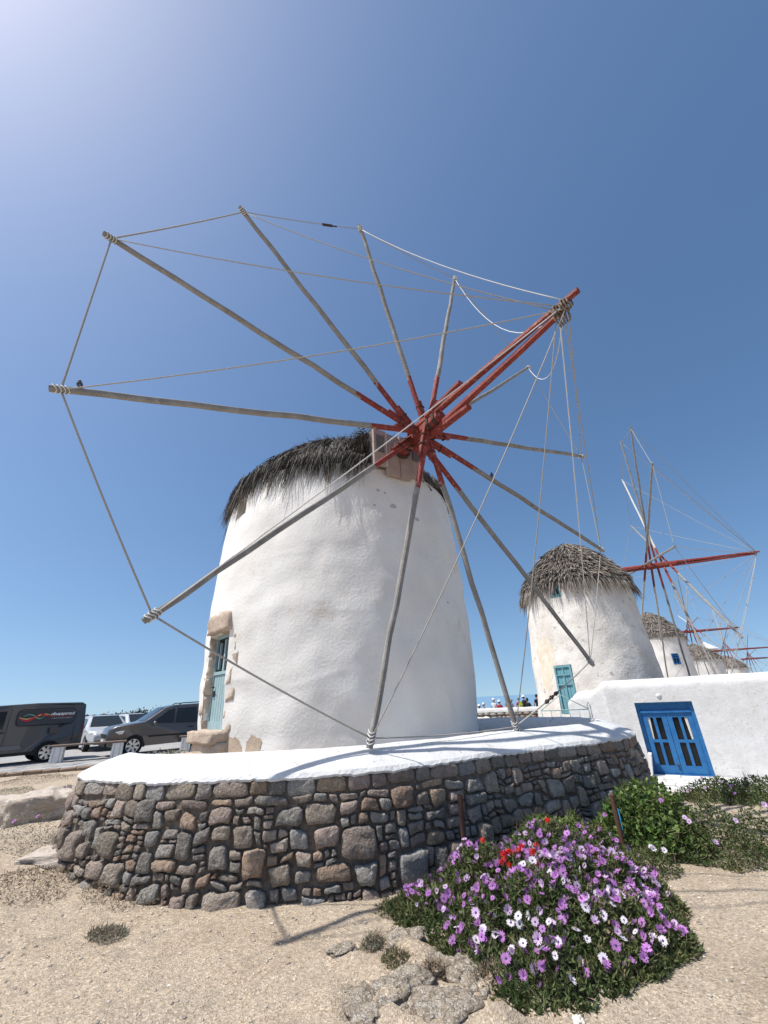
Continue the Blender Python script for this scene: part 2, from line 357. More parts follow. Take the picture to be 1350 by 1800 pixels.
def tower_mesh(c, prof, z0, z1, openings, parent, m_, amp=.03, seed=0, nth=150, nz=70, flare=0):
    """plastered round tower; openings = (theta_mid, half_angle, z_low, z_high, depth)"""
    th = list(np.linspace(-math.pi, math.pi, nth, endpoint=False)); zs = list(np.linspace(z0, z1, nz))
    for (t, h, a, b, dp) in openings:
        th = [x for x in th if min(abs(x - (t - h)), abs(x - (t + h))) > .02] + [t - h, t + h]
        zs = [x for x in zs if min(abs(x - a), abs(x - b)) > .03] + [a, b]
    th = sorted(th); zs = sorted(zs); nT, nZ = len(th), len(zs); B = MB(); vs = []
    def pt(t, z, dr=0):
        r = prof(z) + dr
        q = amp * fbm(math.cos(t) * 2.2 + seed, math.sin(t) * 2.2, z * .8, 3) + amp * .35 * N(math.cos(t) * 9 + seed, math.sin(t) * 9, z * 2.2)
        r += q
        if seed == 2:
            for zk in (1.95, 2.85, 3.85): r += .010 * max(0, N(t * 3.1, zk * 7) + .1) * math.exp(-((z - zk - .22 * N(t * 2.5, zk * 3)) / .04) ** 2)
        return Vector((c[0] + r * math.cos(t), c[1] + r * math.sin(t), z))
    for t in th:
        for z in zs: vs.append(pt(t, z))
    fs = []
    for i in range(nT):
        t0 = th[i]; t1 = th[(i + 1) % nT]; tm = (t0 + t1) / 2 if i < nT - 1 else math.pi
        for j in range(nZ - 1):
            zm = (zs[j] + zs[j + 1]) / 2
            if any(abs(tm - o[0]) < o[1] and o[2] < zm < o[3] for o in openings): continue
            k = (i + 1) % nT; fs.append((i * nZ + j, k * nZ + j, k * nZ + j + 1, i * nZ + j + 1))
    B.add(vs, fs, 0, True)
    # flat crown inside the rim
    for (t, h, a, b, dp) in openings:
        o4 = [pt(t - h, a), pt(t + h, a), pt(t + h, b), pt(t - h, b)]; i4 = [pt(q, w, -dp) for q, w in ((t - h, a), (t + h, a), (t + h, b), (t - h, b))]
        B.add(o4 + i4, [(0, 1, 5, 4), (1, 2, 6, 5), (2, 3, 7, 6), (3, 0, 4, 7)], 0)
        B.add(i4, [(0, 1, 2, 3)], 1)
    return B.build('tower', [m_, dark], parent), pt

def cone_roof(c, r, z0, z1, parent, m_, bulge=.25, name='roof'):
    B = MB(); pr = []
    for i in range(13):
        t = i / 12; pr.append((max(.01, r * (1 - t)), z0 + (z1 - z0) * (t + bulge * math.sin(math.pi * t) * .5)))
    B.lathe([(r * .9, z0 - .12)] + pr, 48, (c[0], c[1], 0)); return B.build(name, m_, parent)
def roof_pt(c, r, z0, z1, bulge, t, th):
    R = r * (1 - t); z = z0 + (z1 - z0) * (t + bulge * math.sin(math.pi * t) * .5)
    return np.array([c[0] + R * math.cos(th), c[1] + R * math.sin(th), z])

ZUP = Vector((0, 0, 1))
def rope_pts(a, b, sag=0.0, n=14):
    a = Vector(a); b = Vector(b); out = []
    for i in range(n + 1):
        t = i / n; p = a.lerp(b, t); p.z -= sag * 4 * t * (1 - t); out.append(p)
    return out
def sail_wheel(root, H, n, tips, offs, bow_len, detail=True, lite_ids=(), axle_back=2.2, wscale=1.0, missing=()):
    """axle through H along n; tips = 12 world points; offs = axial offset of every pole pair"""
    n = Vector(n).normalized(); H = Vector(H); s = n.cross(ZUP).normalized(); u = s.cross(n).normalized()
    A = MB(); k = wscale
    A.beam(H - n * axle_back, H + n * (.55 if detail else .95), .25 * k, .25 * k, .22 * k, .22 * k, chamfer=.29)
    bow = H + n * bow_len
    ax = A.build('axle', [red, iron], root, H)
    if detail:
        for q in (-.42, -.28, .30, .46):
            b = MB(); b.beam(H + n * (q - .03), H + n * (q + .03), .262, .262, chamfer=.29); b.build('iron_band', iron, ax)
    # bowsprit: two beams closing towards the tip
    for sg in (1, -1):
        b = MB(); sp_ = 1 if detail else .45; o = u * (.16 * sg * k * sp_) + s * (.05 * sg * k * sp_); o1 = u * (.035 * sg * k) + s * (.01 * sg)
        b.beam(H + n * (-.3) + o, bow + n * (.10 if sg > 0 else -.1) + o1, .12 * k, .13 * k, .07 * k, .07 * k, up=u, segs=4, wob=.01)
        b.build('bowsprit_beam', red, ax)
        if detail:
            b = MB(); b.beam(H + n * .25 + o * 1.02, H + n * 1.15 + o * .95 + u * (.07 * sg), .13, .10, .11, .08, up=u); b.build('cheek_block', red, ax)
    ends = []
    for i in range(12):
        off = offs[i % 6]; c = H + n * off; T = Vector(tips[i]); d = (T - c).normalized(); Lr = (T - c).length
        if i in missing: ends.append(T); continue
        b = MB(); rl = (1.15 + .25 * ((i * 5) % 3) / 2) if detail else 1.2
        sidev = d.cross(n).normalized()
        b.beam(c + d * .05, c + d * rl * .98, .088 * k, .088 * k, .082 * k, .082 * k, mi=0, up=n)
        b.beam(c + d * rl * .9, c + d * (Lr + .02), .084 * k, .080 * k, .066 * k, .062 * k, mi=1, up=n, segs=9, wob=.011)
        if detail:
            b.beam(c + d * .02 + sidev * .078, c + d * (rl * .52) + sidev * .072, .055, .07, .05, .065, mi=0, up=n)
        b.build('spoke', [red, mat('furled_canvas', (.62, .60, .56), (.50, .48, .44), rough=.95, scale=8, bump=.5, bscale=30) if i in lite_ids else timber], ax)
        if detail:
            for q in (.24, .46):
                b = MB(); e = c + d * q + sidev * .036; b.beam(e - d * .008, e + d * .008, .165, .105, chamfer=.2, up=n); b.build('iron_strap', iron, ax)
            b = MB()                                   # lashing round the tip
            for q in (-.14, -.105, -.07, -.03):
                rr = .046; X = sidev; Y = n; pp = [T + d * (q + .02 * math.sin(a * 2)) + X * math.cos(a) * rr + Y * math.sin(a) * rr for a in np.linspace(0, 6.2832, 11)]
                b.tube(pp, .0065, 5)
            b.build('lashing', rope_light, ax)
        ends.append(T - d * .08)
    return ax, bow, ends

# ------------------------------------------------------------------ main windmill
MC = Vector((-.974, 8.779, 0)); MN = Vector((.54075, -.84116, .0064)).normalized(); MH = Vector((.7433, 6.1079, 5.9439))
mill = thing('windmill', (MC.x, MC.y, .7), 'large near whitewashed round windmill with dark thatch fringe and red-hubbed sail spokes', 'windmill', 'windmills in a row')
def mprof(z):
    z = max(.5, z); return float(np.interp(z, [.5, .85, 1.2, 2, 3, 4, 4.8, 5.5], [2.62, 2.55, 2.54, 2.59, 2.60, 2.555, 2.50, 2.42]))
D0, D1 = rad(-145), rad(-127.4)
NI0, NI1 = rad(-142), rad(-131)
tw, tpt = tower_mesh(MC, mprof, .55, 5.55, [((D0 + D1) / 2, (D1 - D0) / 2, 1.30, 2.74, .24), ((NI0 + NI1) / 2, (NI1 - NI0) / 2, 4.90, 5.34, .3)], mill, plaster, amp=.042, seed=2, nth=200, nz=150)
bpy.context.view_layer.update()

def frame_at(t, z, dr=0):
    p = tpt(t, z, dr); o = Vector((math.cos(t), math.sin(t), 0)); e = Vector((-math.sin(t), math.cos(t), 0))
    return p, Matrix((e, o, ZUP)).transposed()
tm = (D0 + D1) / 2; wd = 2.56 * (D1 - D0)
# door: frame, planks, small glazed upper part, handle
dp, DM = frame_at(tm, 2.0, -.17)
def dl(x, y, z): return dp + DM @ Vector((x, y, z))
B = MB(); h0, h1 = -.70, .74
for sx in (-1, 1): B.box(dl(sx * (wd / 2 - .03), 0, .02), (.06, .07, 1.44), DM)
B.box(dl(0, 0, h1 - .03), (wd - .12, .07, .06), DM); B.box(dl(0, 0, h0 + .06), (wd - .12, .06, .12), DM)
door = B.build('door', teal, mill)
npl = 7; pw = (wd - .14) / npl
for i in range(npl):
    B = MB(); B.beam(dl(-(wd - .14) / 2 + pw * (i + .5), 0, h0 + .12), dl(-(wd - .14) / 2 + pw * (i + .5), 0, .10), pw - .008, .035, up=DM @ Vector((0, 1, 0)), chamfer=.1); B.build('plank', teal, door)
B = MB(); B.box(dl(0, .01, .13), (wd - .13, .05, .05), DM); B.box(dl(0, .01, .40), (.05, .045, .50), DM)
for sx in (-1, 1):
    for k in (0, 1): B.box(dl(sx * wd * .235, .012, .17 + k * .22 + .12), (.022, .05, .2), DM)
B.build('window_bars', teal, door)
B = MB(); B.box(dl(0, -.005, .42), (wd - .14, .012, .52), DM); B.build('pane', glassm, door)
B = MB(); B.tube([dl(-wd * .33, .03, -.08), dl(-wd * .33, .07, -.08), dl(-wd * .25, .08, -.08)], .012, 6); B.box(dl(-wd * .33, .03, -.18), (.04, .02, .09), DM); B.build('door_handle', iron, door)
# lintel and jamb stones
def jamb(t, z, w, h, dpth, dr, name, r=.03):
    p, Mx = frame_at(t, z, dr); bm = bmesh.new(); bmesh.ops.create_cube(bm, size=1); bmesh.ops.subdivide_edges(bm, edges=bm.edges, cuts=4, use_grid_fill=True)
    sd = random.uniform(0, 50)
    for v in bm.verts:
        q = v.co.copy(); l = max(abs(q.x), abs(q.y), abs(q.z)) * 2; rr = q.length
        q *= 1 - .10 * max(0, rr - .62); q = Vector((q.x * w, q.y * dpth, q.z * h)); q += Vector((N(q.x * 7 + sd, q.y * 7, q.z * 7), N(q.x * 7, q.y * 7 + sd, q.z * 7), N(q.x * 7, q.y * 7, q.z * 7 + sd))) * .035
        v.co = Mx @ q
    me = bpy.data.meshes.new(name); bm.to_mesh(me); bm.free(); me.materials.append(jambstone); me.polygons.foreach_set('use_smooth', [True] * len(me.polygons)); return link(name, me, mill, p)
jamb(tm, 2.90, wd + .10, .32, .26, -.115, 'lintel')
for i, (z, h, w) in enumerate(((2.55, .26, .17), (2.29, .22, .26), (2.05, .22, .15), (1.81, .22, .22), (1.58, .22, .14), (1.37, .2, .22))): jamb(D1 + .5 * w / 2.56 - .005, z, w, h, .22, -.118, 'jamb_stone')
for i, (z, h, w) in enumerate(((2.56, .30, .14), (2.24, .3, .16), (1.95, .26, .12), (1.66, .3, .16), (1.41, .24, .12))): jamb(D0 - .5 * w / 2.56 + .005, z, w, h, .24, -.122, 'jamb_stone')
jamb(tm + .03, 1.22, wd + .10, .17, .36, .02, 'door_sill'); jamb(tm + .05, 1.02, wd + .04, .26, .30, -.02, 'door_step')
jamb(tm - .02, .93, .40, .17, .42, .34, 'door_step'); jamb(tm - .0, .78, .45, .16, .5, .42, 'door_step')
# bare render patches at the foot: thin shells with ragged outlines lying on the plaster
def patch(t, z, w, h, sd, parent, m_, fn, lift=.006):
    nR, nS = 26, 4; vs = []; fs = []
    for j in range(nS + 1):
        for i in range(nR):
            a = 2 * math.pi * i / nR; k = j / nS * (1 + .35 * N(math.cos(a) * 1.7 + sd, math.sin(a) * 1.7, sd)+ .15 * N(math.cos(a) * 5 + sd, math.sin(a) * 5, sd))
            vs.append(fn(t + math.cos(a) * w / 2 * k / 2.56, z + math.sin(a) * h / 2 * k, lift))
    for j in range(nS):
        for i in range(nR): fs.append((j * nR + i, j * nR + (i + 1) % nR, (j + 1) * nR + (i + 1) % nR, (j + 1) * nR + i))
    b = MB(); b.add(vs, fs, 0, True); return b.build('bare_patch', m_, parent)
patch(rad(-112.5), 1.08, .28, .34, 3, mill, plaster_bare, tpt); patch(rad(-121), 1.0, .40, .50, 9, mill, plaster_bare, tpt); patch(rad(-108.5), 1.0, .16, .12, 14, mill, plaster_bare, tpt)
patch(rad(-31), 1.02, .16, .16, 5, mill, mat('grey_patch', (.45, .43, .42), rough=.95, bump=.5), tpt)
for t, z, w in ((-69, 5.02, .07), (-66, 4.98, .05), (-63, 4.72, .12), (-71, 4.70, .05), (-52, 4.55, .10), (-40, 3.1, .05)): patch(rad(t), z, w, w * .8, t, mill, mat('grey_patch', (.45, .43, .42)), tpt, .004)
# plinth skirt on the right of the tower foot
B = MB(); B.lathe([(2.62, 1.02), (2.78, .96), (2.92, .84), (3.02, .55)], 64, (MC.x, MC.y, 0)); pl = B.build('plinth', plaster, mill)
me = pl.data; bm = bmesh.new(); bm.from_mesh(me)
bmesh.ops.delete(bm, geom=[f for f in bm.faces if not (-1.25 < math.atan2(f.calc_center_median().y, f.calc_center_median().x) < 1.6)], context='FACES'); bm.to_mesh(me); bm.free()
# roof mound
RZ0, RZ1, RR, RB = 5.64, 7.35, 2.44, .38
cone_roof(MC, RR, RZ0, RZ1, mill, thatch_core, RB, 'thatched_roof')
THN = math.atan2(MN.y, MN.x)
def angd(a, b): return (a - b + math.pi) % (2 * math.pi) - math.pi
P, D, L, W, G = [], [], [], [], []
for _ in range(1250):                                  # bundles of reed, each drawn together towards its tip
    th = random.uniform(-math.pi, math.pi); a = angd(th, THN)
    if -.30 < a < .26: continue
    right = a > 0; t = random.random() ** 1.6 * .55; lo = sst(0, .30, t)
    cl = .5 + .5 * N(th * 6, 2.2) + .3 * N(th * 19, 5.1); l0 = (.30 if right and a < 1.6 else .44 + .52 * max(0, cl)) * random.uniform(.75, 1.2)
    o = np.array([math.cos(th), math.sin(th), 0]); e = np.array([-math.sin(th), math.cos(th), 0])
    d0 = o * random.uniform(.22, .36) * (1 + 1.6 * lo) + np.array([0, 0, -.95 + .5 * lo + random.gauss(0, .10)]) + e * (-.25 + .35 * N(th * 5, 8.8, t * 3) + random.gauss(0, .16)); d0 /= np.linalg.norm(d0)
    base = roof_pt(MC, RR + .02 + .05 * N(th * 9, 1), RZ0 + .06, RZ1 + .06, RB, t, th); gg = (.4 if right else 1.1)
    for _k in range(19):
        off = e * random.gauss(0, .055) + o * random.gauss(0, .025) + np.array([0, 0, random.gauss(0, .035)]); l = l0 * random.uniform(.6, 1.12)
        d = d0 - off * .55 / max(.2, l0) + RNG.normal(size=3) * .05; P.append(base + off); D.append(d / np.linalg.norm(d)); L.append(l); W.append(random.uniform(.008, .020)); G.append(gg * random.uniform(.7, 1.3))
PF, DF, LF, WF, GF = P, D, L, W, G
blades(P, D, L, W, G, 5, mill, 'thatch_fringe', thatch)
P, D, L, W, G = [], [], [], [], []
for _ in range(5000):
    th = random.uniform(-math.pi, math.pi); t = random.uniform(.42, 1) ** .8
    p = roof_pt(MC, RR + .05, RZ0 + .06, RZ1 + .06, RB, t, th); o = np.array([math.cos(th), math.sin(th), 0]); d = o + np.array([0, 0, -.25 + random.gauss(0, .2)]) + RNG.normal(size=3) * .2
    P.append(p); D.append(d / np.linalg.norm(d)); L.append(random.uniform(.15, .4)); W.append(random.uniform(.012, .03)); G.append(.4)
blades(P, D, L, W, G, 3, mill, 'thatch_crown', thatch_top)
sel = random.Random(4).sample(range(len(PF)), 1900)
blades([PF[i] + np.array([0, 0, .02]) for i in sel], [DF[i] for i in sel], [LF[i] * .8 for i in sel], [WF[i] for i in sel], [GF[i] for i in sel], 5, mill, 'bleached_reeds', mat('thatch_bleached', (.26, .235, .20), (.17, .15, .13), rough=.9, scale=3, island=.5))
# thatch upstand round the axle housing
P, D, L, W, G = [], [], [], [], []
S_ = MN.cross(ZUP).normalized()          # points to the left in the picture
for _ in range(2600):
    w = random.uniform(.52, .78) if random.random() < .75 else random.uniform(-.6, .6); zz = random.uniform(5.6, 6.36) if w > .52 else random.uniform(6.28, 6.42)
    q = random.uniform(1.6, 2.36); p = MC + MN * q + S_ * w + ZUP * zz
    d = S_ * random.uniform(.1, .8) + ZUP * random.uniform(-.5, .35) - MN * random.uniform(-.2, .5) + Vector(RNG.normal(size=3)) * .25
    P.append(np.array(p)); D.append(np.array(d.normalized())); L.append(random.uniform(.12, .34)); W.append(random.uniform(.008, .018)); G.append(1.2)
blades(P, D, L, W, G, 4, mill, 'thatch_tuft', thatch)
# axle housing of boards
HM = Matrix((S_, MN, ZUP)).transposed()
def hl(x, y, z): return MC + HM @ Vector((x, y, z))
B = MB(); B.box(hl(.06, 2.05, 5.9), (1.08, .76, .78), HM); hs = B.build('axle_housing', greywood, mill)
for x0, x1, z0, z1, y in ((.36, .62, 5.48, 6.24, 2.50), (.04, .335, 5.34, 6.22, 2.47), (-.20, .03, 5.34, 6.26, 2.485), (-.50, -.215, 5.44, 6.22, 2.46)):
    B = MB(); B.box(hl((x0 + x1) / 2, y, (z0 + z1) / 2), (x1 - x0, .06, z1 - z0), HM); B.build('housing_panel', pinkwood, hs)
B = MB(); B.box(hl(.49, 2.535, 5.93), (.17, .02, .36), HM); B.build('shutter', greywood, hs)
B = MB(); B.box(hl(-.36, 2.50, 5.98), (.17, .03, .34), HM); B.build('shutter', greywood, hs)
B = MB(); B.box(hl(.348, 2.51, 5.86), (.02, .05, .74), HM); B.build('batten', plaster_cap, hs)
B = MB(); B.lathe([(.17, 0), (.19, .02), (.19, .05), (.15, .06)], 16, hl(0, 2.50, 5.94), HM @ Matrix.Rotation(rad(-90), 3, 'X')); B.build('bearing_ring', iron, hs)
B = MB(); B.beam(hl(.7, 2.33, 5.52), hl(-.62, 2.33, 5.52), .10, .09); B.beam(hl(.05, 2.2, 5.40), hl(-.55, 2.25, 5.40), .12, .1); B.build('wall_plate', timber, hs)
B = MB()
for q in range(9): B.tube([hl(-.5 - .05 * q, 2.28 - .09 * q, 5.5), hl(-.62 - .06 * q, 2.38 - .12 * q, 5.60 + .04 * math.sin(q)), hl(-.8 - .05 * q, 2.42 - .14 * q, 5.38)], .02, 5)
B.build('reed_bundle', thatch, hs)

# sail wheel
TIPPX = [(90, 683), (185, 412), (423, 366), (632, 398), (800, 487), (930, 645), (1025, 803), (1060, 968), (1042, 1168), (910, 1288), (650, 1312), (255, 1090)]
OFFS = [.04, -.04, -.12, .12, .20, -.20]
tips = []
for i, px in enumerate(TIPPX):
    v = ray(*px); k = ((MH - EYE).dot(MN) + OFFS[i % 6]) / v.dot(MN); tips.append(EYE + v * k)
ax, BOW, ends = sail_wheel(mill, MH, MN, tips, OFFS, 3.10, True)
# ropes of the rim and stays to the bowsprit tip
def add_rope(a, b, sag, r, m_, parent, name='rope'):
    B = MB(); B.tube(rope_pts(a, b, sag), r, 5); return B.build(name, m_, parent)
for i in range(12):
    a, b = ends[i], ends[(i + 1) % 12]
    add_rope(a, b, .03, .0115 if i in (11, 0, 1, 10, 8) else .008, rope, ax, 'rim_rope')
SAG = [.10, .12, .18, .22, 1.05, .75, .06, .06, .1, .10, .12, .05]
for i in range(12):
    e = BOW - MN * random.uniform(.02, .22) + ZUP * random.uniform(-.06, .06)
    add_rope(ends[i], e, SAG[i], .0075, rope_light if i in (3, 4, 5, 8, 11) else rope, ax, 'stay_rope')
B = MB()
for q in range(7):
    rr = .06 + .012 * (q % 3); B.tube([BOW - MN * (.04 + q * .035) + S_ * math.cos(a) * rr + ZUP * math.sin(a) * rr for a in np.linspace(0, 6.283, 11)], .012, 5)
for q in range(5): B.tube([BOW - MN * (.1 + .03 * q), BOW - MN * (.12 + .03 * q) + S_ * .04 * (q - 2) - ZUP * .12, BOW - MN * (.1 + .03 * q) - ZUP * .26], .013, 5)
B.build('lashing', mat('old_rope', (.13, .11, .09), (.24, .21, .17), rough=.95, scale=40), ax)
a, b = ends[2], ends[3]; p = a.lerp(b, .68) - ZUP * .03; d = (b - a).normalized()
B = MB(); B.beam(p - d * .11, p + d * .11, .035, .06, chamfer=.25); B.tube([p + d * .1, p + d * .22], .014, 5); B.build('turnbuckle', iron, ax)
a, b = ends[8], ends[9]; p = a.lerp(b, .60) - ZUP * .03; d = (b - a).normalized()
B = MB()
for q in range(9): B.lathe([(.012 + .006 * math.sin(q), -.02), (.026 + .010 * math.sin(q * 2), 0), (.012, .02)], 8, p + d * (-.22 + q * .05), d.to_track_quat('Z', 'Y').to_matrix())
B.build('turnbuckle', iron, ax)

# ------------------------------------------------------------------ ring wall of rubble
def catmull(pts, k=24):
    out = []; n = len(pts)
    for i in range(n - 1):
        p0 = Vector(pts[max(0, i - 1)]); p1 = Vector(pts[i]); p2 = Vector(pts[i + 1]); p3 = Vector(pts[min(n - 1, i + 2)])
        for j in range(k):
            t = j / k; out.append(.5 * ((2 * p1) + (-p0 + p2) * t + (2 * p0 - 5 * p1 + 4 * p2 - p3) * t * t + (-p0 + 3 * p1 - 3 * p2 + p3) * t ** 3))
    out.append(Vector(pts[-1])); return out
PATH = catmull(RING); ARC = [0]
for i in range(1, len(PATH)): ARC.append(ARC[-1] + (PATH[i] - PATH[i - 1]).length)
TOT = ARC[-1]; AR = np.array(ARC); PX = np.array([p.x for p in PATH]); PY = np.array([p.y for p in PATH])
def wpos(u):
    x = np.interp(u, AR, PX); y = np.interp(u, AR, PY); e = .12
    t = Vector((np.interp(u + e, AR, PX) - np.interp(u - e, AR, PX), np.interp(u + e, AR, PY) - np.interp(u - e, AR, PY), 0)).normalized()
    return Vector((x, y, 0)), t, Vector((t.y, -t.x, 0))
BAT = .13
def wsurf(u, z, o=0):
    p, t, nn = wpos(u); q = p + nn * (o + BAT * (.95 - z)); q.z = z - max(0, z) * .26 * (1 - sst(.0, .75, u)); return q
ring = thing('stone_ring_wall', (-.6, 4.85, 0), 'curved rubble stone retaining wall with white plastered cap around the near mill', 'wall')
nU = 520; us = np.linspace(0, TOT, nU)
B = MB(); prof = [(.028, .93), (.034, .95), (.004, .985), (-.08, 1.025), (-.2, 1.075), (-.34, 1.12), (-.46, 1.15), (-.54, 1.135), (-.60, 1.07), (-.66, .98), (-.68, .72)]
vs = []
for u in us:
    for k, (o, z) in enumerate(prof):
        jz = (.018 * N(u * 4.5, 3.3) + .012 * N(u * 17, 1.3) + .012 * N(u * 41, 4.3)) if k < 2 else .010 * fbm(u * 1.6, o * 4, 7)
        vs.append(wsurf(u, z + jz, 0) + wpos(u)[2] * (o - BAT * (.95 - z) + .012 * fbm(u * 2, z * 5, 3)))
K = len(prof); B.add(vs, [(i * K + k, i * K + k + 1, (i + 1) * K + k + 1, (i + 1) * K + k) for i in range(nU - 1) for k in range(2, K - 1)], 0, True); B.add([vs[i * K + k] for i in range(nU) for k in range(3)], [(i * 3 + k, i * 3 + k + 1, (i + 1) * 3 + k + 1, (i + 1) * 3 + k) for i in range(nU - 1) for k in range(2)], 0, False)
B.build('cap', plaster_cap, ring)
B = MB(); vs = []
for u in us:
    for o, z in ((-.005, .93), (-.02, .6), (-.02, .3), (-.02, -.35)): vs.append(wsurf(u, z, o - .004 + .014 * N(u * 8, z * 8)))
    for z in (-.35, .8): p, t, nn = wpos(u); q = p - nn * .66; q.z = z; vs.append(q)
B.add(vs, [(i * 6 + k, (i + 1) * 6 + k, (i + 1) * 6 + k + 1, i * 6 + k + 1) for i in range(nU - 1) for k in (0, 1, 2, 4)], 0, True)
B.build('mortar_core', mortar, ring)
# stones: weighted cells of an irregular packing
def packing(u0, u1, v0, v1, seed, big=.17):
    """stones laid from the bottom up on the lowest free spot, like a mason does"""
    rnd = random.Random(seed); dx = .012; n = int((u1 - u0) / dx); H = [v0 + rnd.uniform(-.03, .03)] * n; cells = []
    for i in range(0, n, 14):
        q = v0 + rnd.uniform(-.05, .05)
        for k in range(i, min(n, i + 14)): H[k] = q
    for _ in range(6000):
        m_ = min(H)
        if m_ >= v1 - .035: break
        a = H.index(m_); b = a
        while b < n and H[b] - m_ < .012: b += 1
        span = (b - a) * dx; lh = H[a - 1] if a > 0 else m_ + .3; rh = H[b] if b < n else m_ + .3; room = v1 - m_
        if span < .045:
            top = min(lh, rh, v1)
            if top - m_ < .02: top = m_ + .02
            for k in range(a, b): H[k] = top
            if span > .025 and top - m_ > .03: cells.append([(u0 + a * dx, m_), (u0 + b * dx, m_), (u0 + b * dx, top), (u0 + a * dx, top)])
            continue
        k = rnd.random()
        w = rnd.uniform(.25, .40) if k < .12 else rnd.uniform(.14, .24) if k < .56 else rnd.uniform(.07, .14)
        h = w * rnd.uniform(.62, 1.05) if rnd.random() < .62 else w * rnd.uniform(.30, .5)
        h = max(.045, min(h, .27))
        if w > span - .045: w = span
        if w > .42: w = span / math.ceil(span / .3)
        h = min(h, max(.05, w * 1.5))
        left = rnd.random() < .5; c0 = a if left or w >= span - 1e-6 else b - int(round(w / dx)); c1 = min(b, c0 + max(1, int(round(w / dx))))
        for nb in (lh, rh):
            if abs(m_ + h - nb) < .04: h = max(.04, nb - m_)
        if m_ + h > v1 - .05: h = v1 - m_
        cells.append([(u0 + c0 * dx, m_), (u0 + c1 * dx, m_), (u0 + c1 * dx, m_ + h), (u0 + c0 * dx, m_ + h)])
        for k in range(c0, c1): H[k] = m_ + h
    out = []
    for c in cells:                                   # uneven outlines: nudged corners, bowed edges, some corners knocked off
        w = c[1][0] - c[0][0]; h = c[2][1] - c[0][1]; q = []
        for i in range(4):
            p, nx = c[i], c[(i + 1) % 4]; sx = 1 if i in (0, 3) else -1; sy = 1 if i in (0, 1) else -1
            e = rnd.random() ** 1.8 * .30; p = (p[0] + sx * e * w * rnd.random(), p[1] + sy * e * h * rnd.random()); q.append(p)
        o = []
        for i in range(4):
            a, b = q[i], q[(i + 1) % 4]; o.append(a); bow = rnd.uniform(-.03, .05); t = rnd.uniform(.35, .65); mx, my = a[0] + (b[0] - a[0]) * t, a[1] + (b[1] - a[1]) * t; cx = c[0][0] + w / 2; cy = c[0][1] + h / 2
            o.append((mx + (mx - cx) * bow, my + (my - cy) * bow))
        out.append([(x + .040 * N(x * 4.2, y * 5.2, seed) + .014 * N(x * 13, y * 13, seed + 5), y + .045 * N(x * 4.4, y * 4.4, seed + 9) + .014 * N(x * 12, y * 12, seed + 3)) for x, y in o])
    return out
def stone_mesh(poly, surf, rnd, gap=.009, proud=.05):
    cx = sum(p[0] for p in poly) / len(poly); cy = sum(p[1] for p in poly) / len(poly)
    w = max(p[0] for p in poly) - min(p[0] for p in poly); h = max(p[1] for p in poly) - min(p[1] for p in poly)
    if w < .03 or h < .025: return None
    # cut corners once, resample to 14 points, pull in by the joint
    pts = []
    for i in range(len(poly)):
        a, b = poly[i], poly[(i + 1) % len(poly)]; q = rnd.uniform(.07, .2)
        pts += [(a[0] + (b[0] - a[0]) * q, a[1] + (b[1] - a[1]) * q), (a[0] + (b[0] - a[0]) * (1 - q), a[1] + (b[1] - a[1]) * (1 - q))]
    per = [0]
    for i in range(len(pts)): a, b = pts[i], pts[(i + 1) % len(pts)]; per.append(per[-1] + math.hypot(a[0] - b[0], a[1] - b[1]))
    m_ = 14; rs = []
    for k in range(m_):
        q = per[-1] * k / m_
        for i in range(len(pts)):
            if per[i] <= q <= per[i + 1] + 1e-9:
                f = (q - per[i]) / max(1e-9, per[i + 1] - per[i]); a, b = pts[i], pts[(i + 1) % len(pts)]; rs.append((a[0] + (b[0] - a[0]) * f, a[1] + (b[1] - a[1]) * f)); break
    sd = rnd.uniform(0, 90); size = min(w, h); pr = proud * (.45 + min(1, size / .22) * .75) * rnd.uniform(.6, 1.3); tx, ty = rnd.uniform(-.12, .12), rnd.uniform(-.10, .16)
    vs = []
    g_ = gap * rnd.uniform(.6, 1.7)
    rings_ = ((1.0, -.05), (1.0, .05), (.965, .72), (.86, .96), (.45, 1.0))
    for k, (sc, hh) in enumerate(rings_):
        for (x, y) in rs:
            dx, dy = x - cx, y - cy; l = math.hypot(dx, dy) + 1e-9; f = max(.25, (l - g_) / l) * sc
            f *= 1 + .07 * N(x * 21 + sd, y * 21, k * .6)
            X, Y = cx + dx * f, cy + dy * f
            o = -.05 if k == 0 else hh * pr + (.42 * pr * N(X * 17 + sd, Y * 17, 4) + .2 * pr * N(X * 40 + sd, Y * 40, 4) + (tx * (X - cx) + ty * (Y - cy))) * (1 if k > 1 else .3)
            vs.append(surf(X, Y, o))
    vs.append(surf(cx, cy, pr * (1.0 + .2 * rnd.uniform(-1, 1))))
    fs = [(k * m_ + i, k * m_ + (i + 1) % m_, (k + 1) * m_ + (i + 1) % m_, (k + 1) * m_ + i) for k in range(4) for i in range(m_)]
    fs += [(4 * m_ + i, 4 * m_ + (i + 1) % m_, 5 * m_) for i in range(m_)]
    return vs, fs, w * h
VIS0, VIS1 = 0.0, AR[np.argmin(np.hypot(PX - 4.13, PY - 8.6))]
rnd = random.Random(5); made = []
cells = packing(VIS0, VIS1, -.16, .80, 21)
u = VIS0                                             # top course of larger squared stones
while u < VIS1:
    w = rnd.uniform(.16, .38); h = .80 + rnd.uniform(-.012, .012)
    cells.append([(u, h + rnd.uniform(-.012, .02)), (u + w, h + rnd.uniform(-.012, .02)), (u + w - rnd.uniform(0, .02), .95), (u + rnd.uniform(0, .02), .95)]); u += w
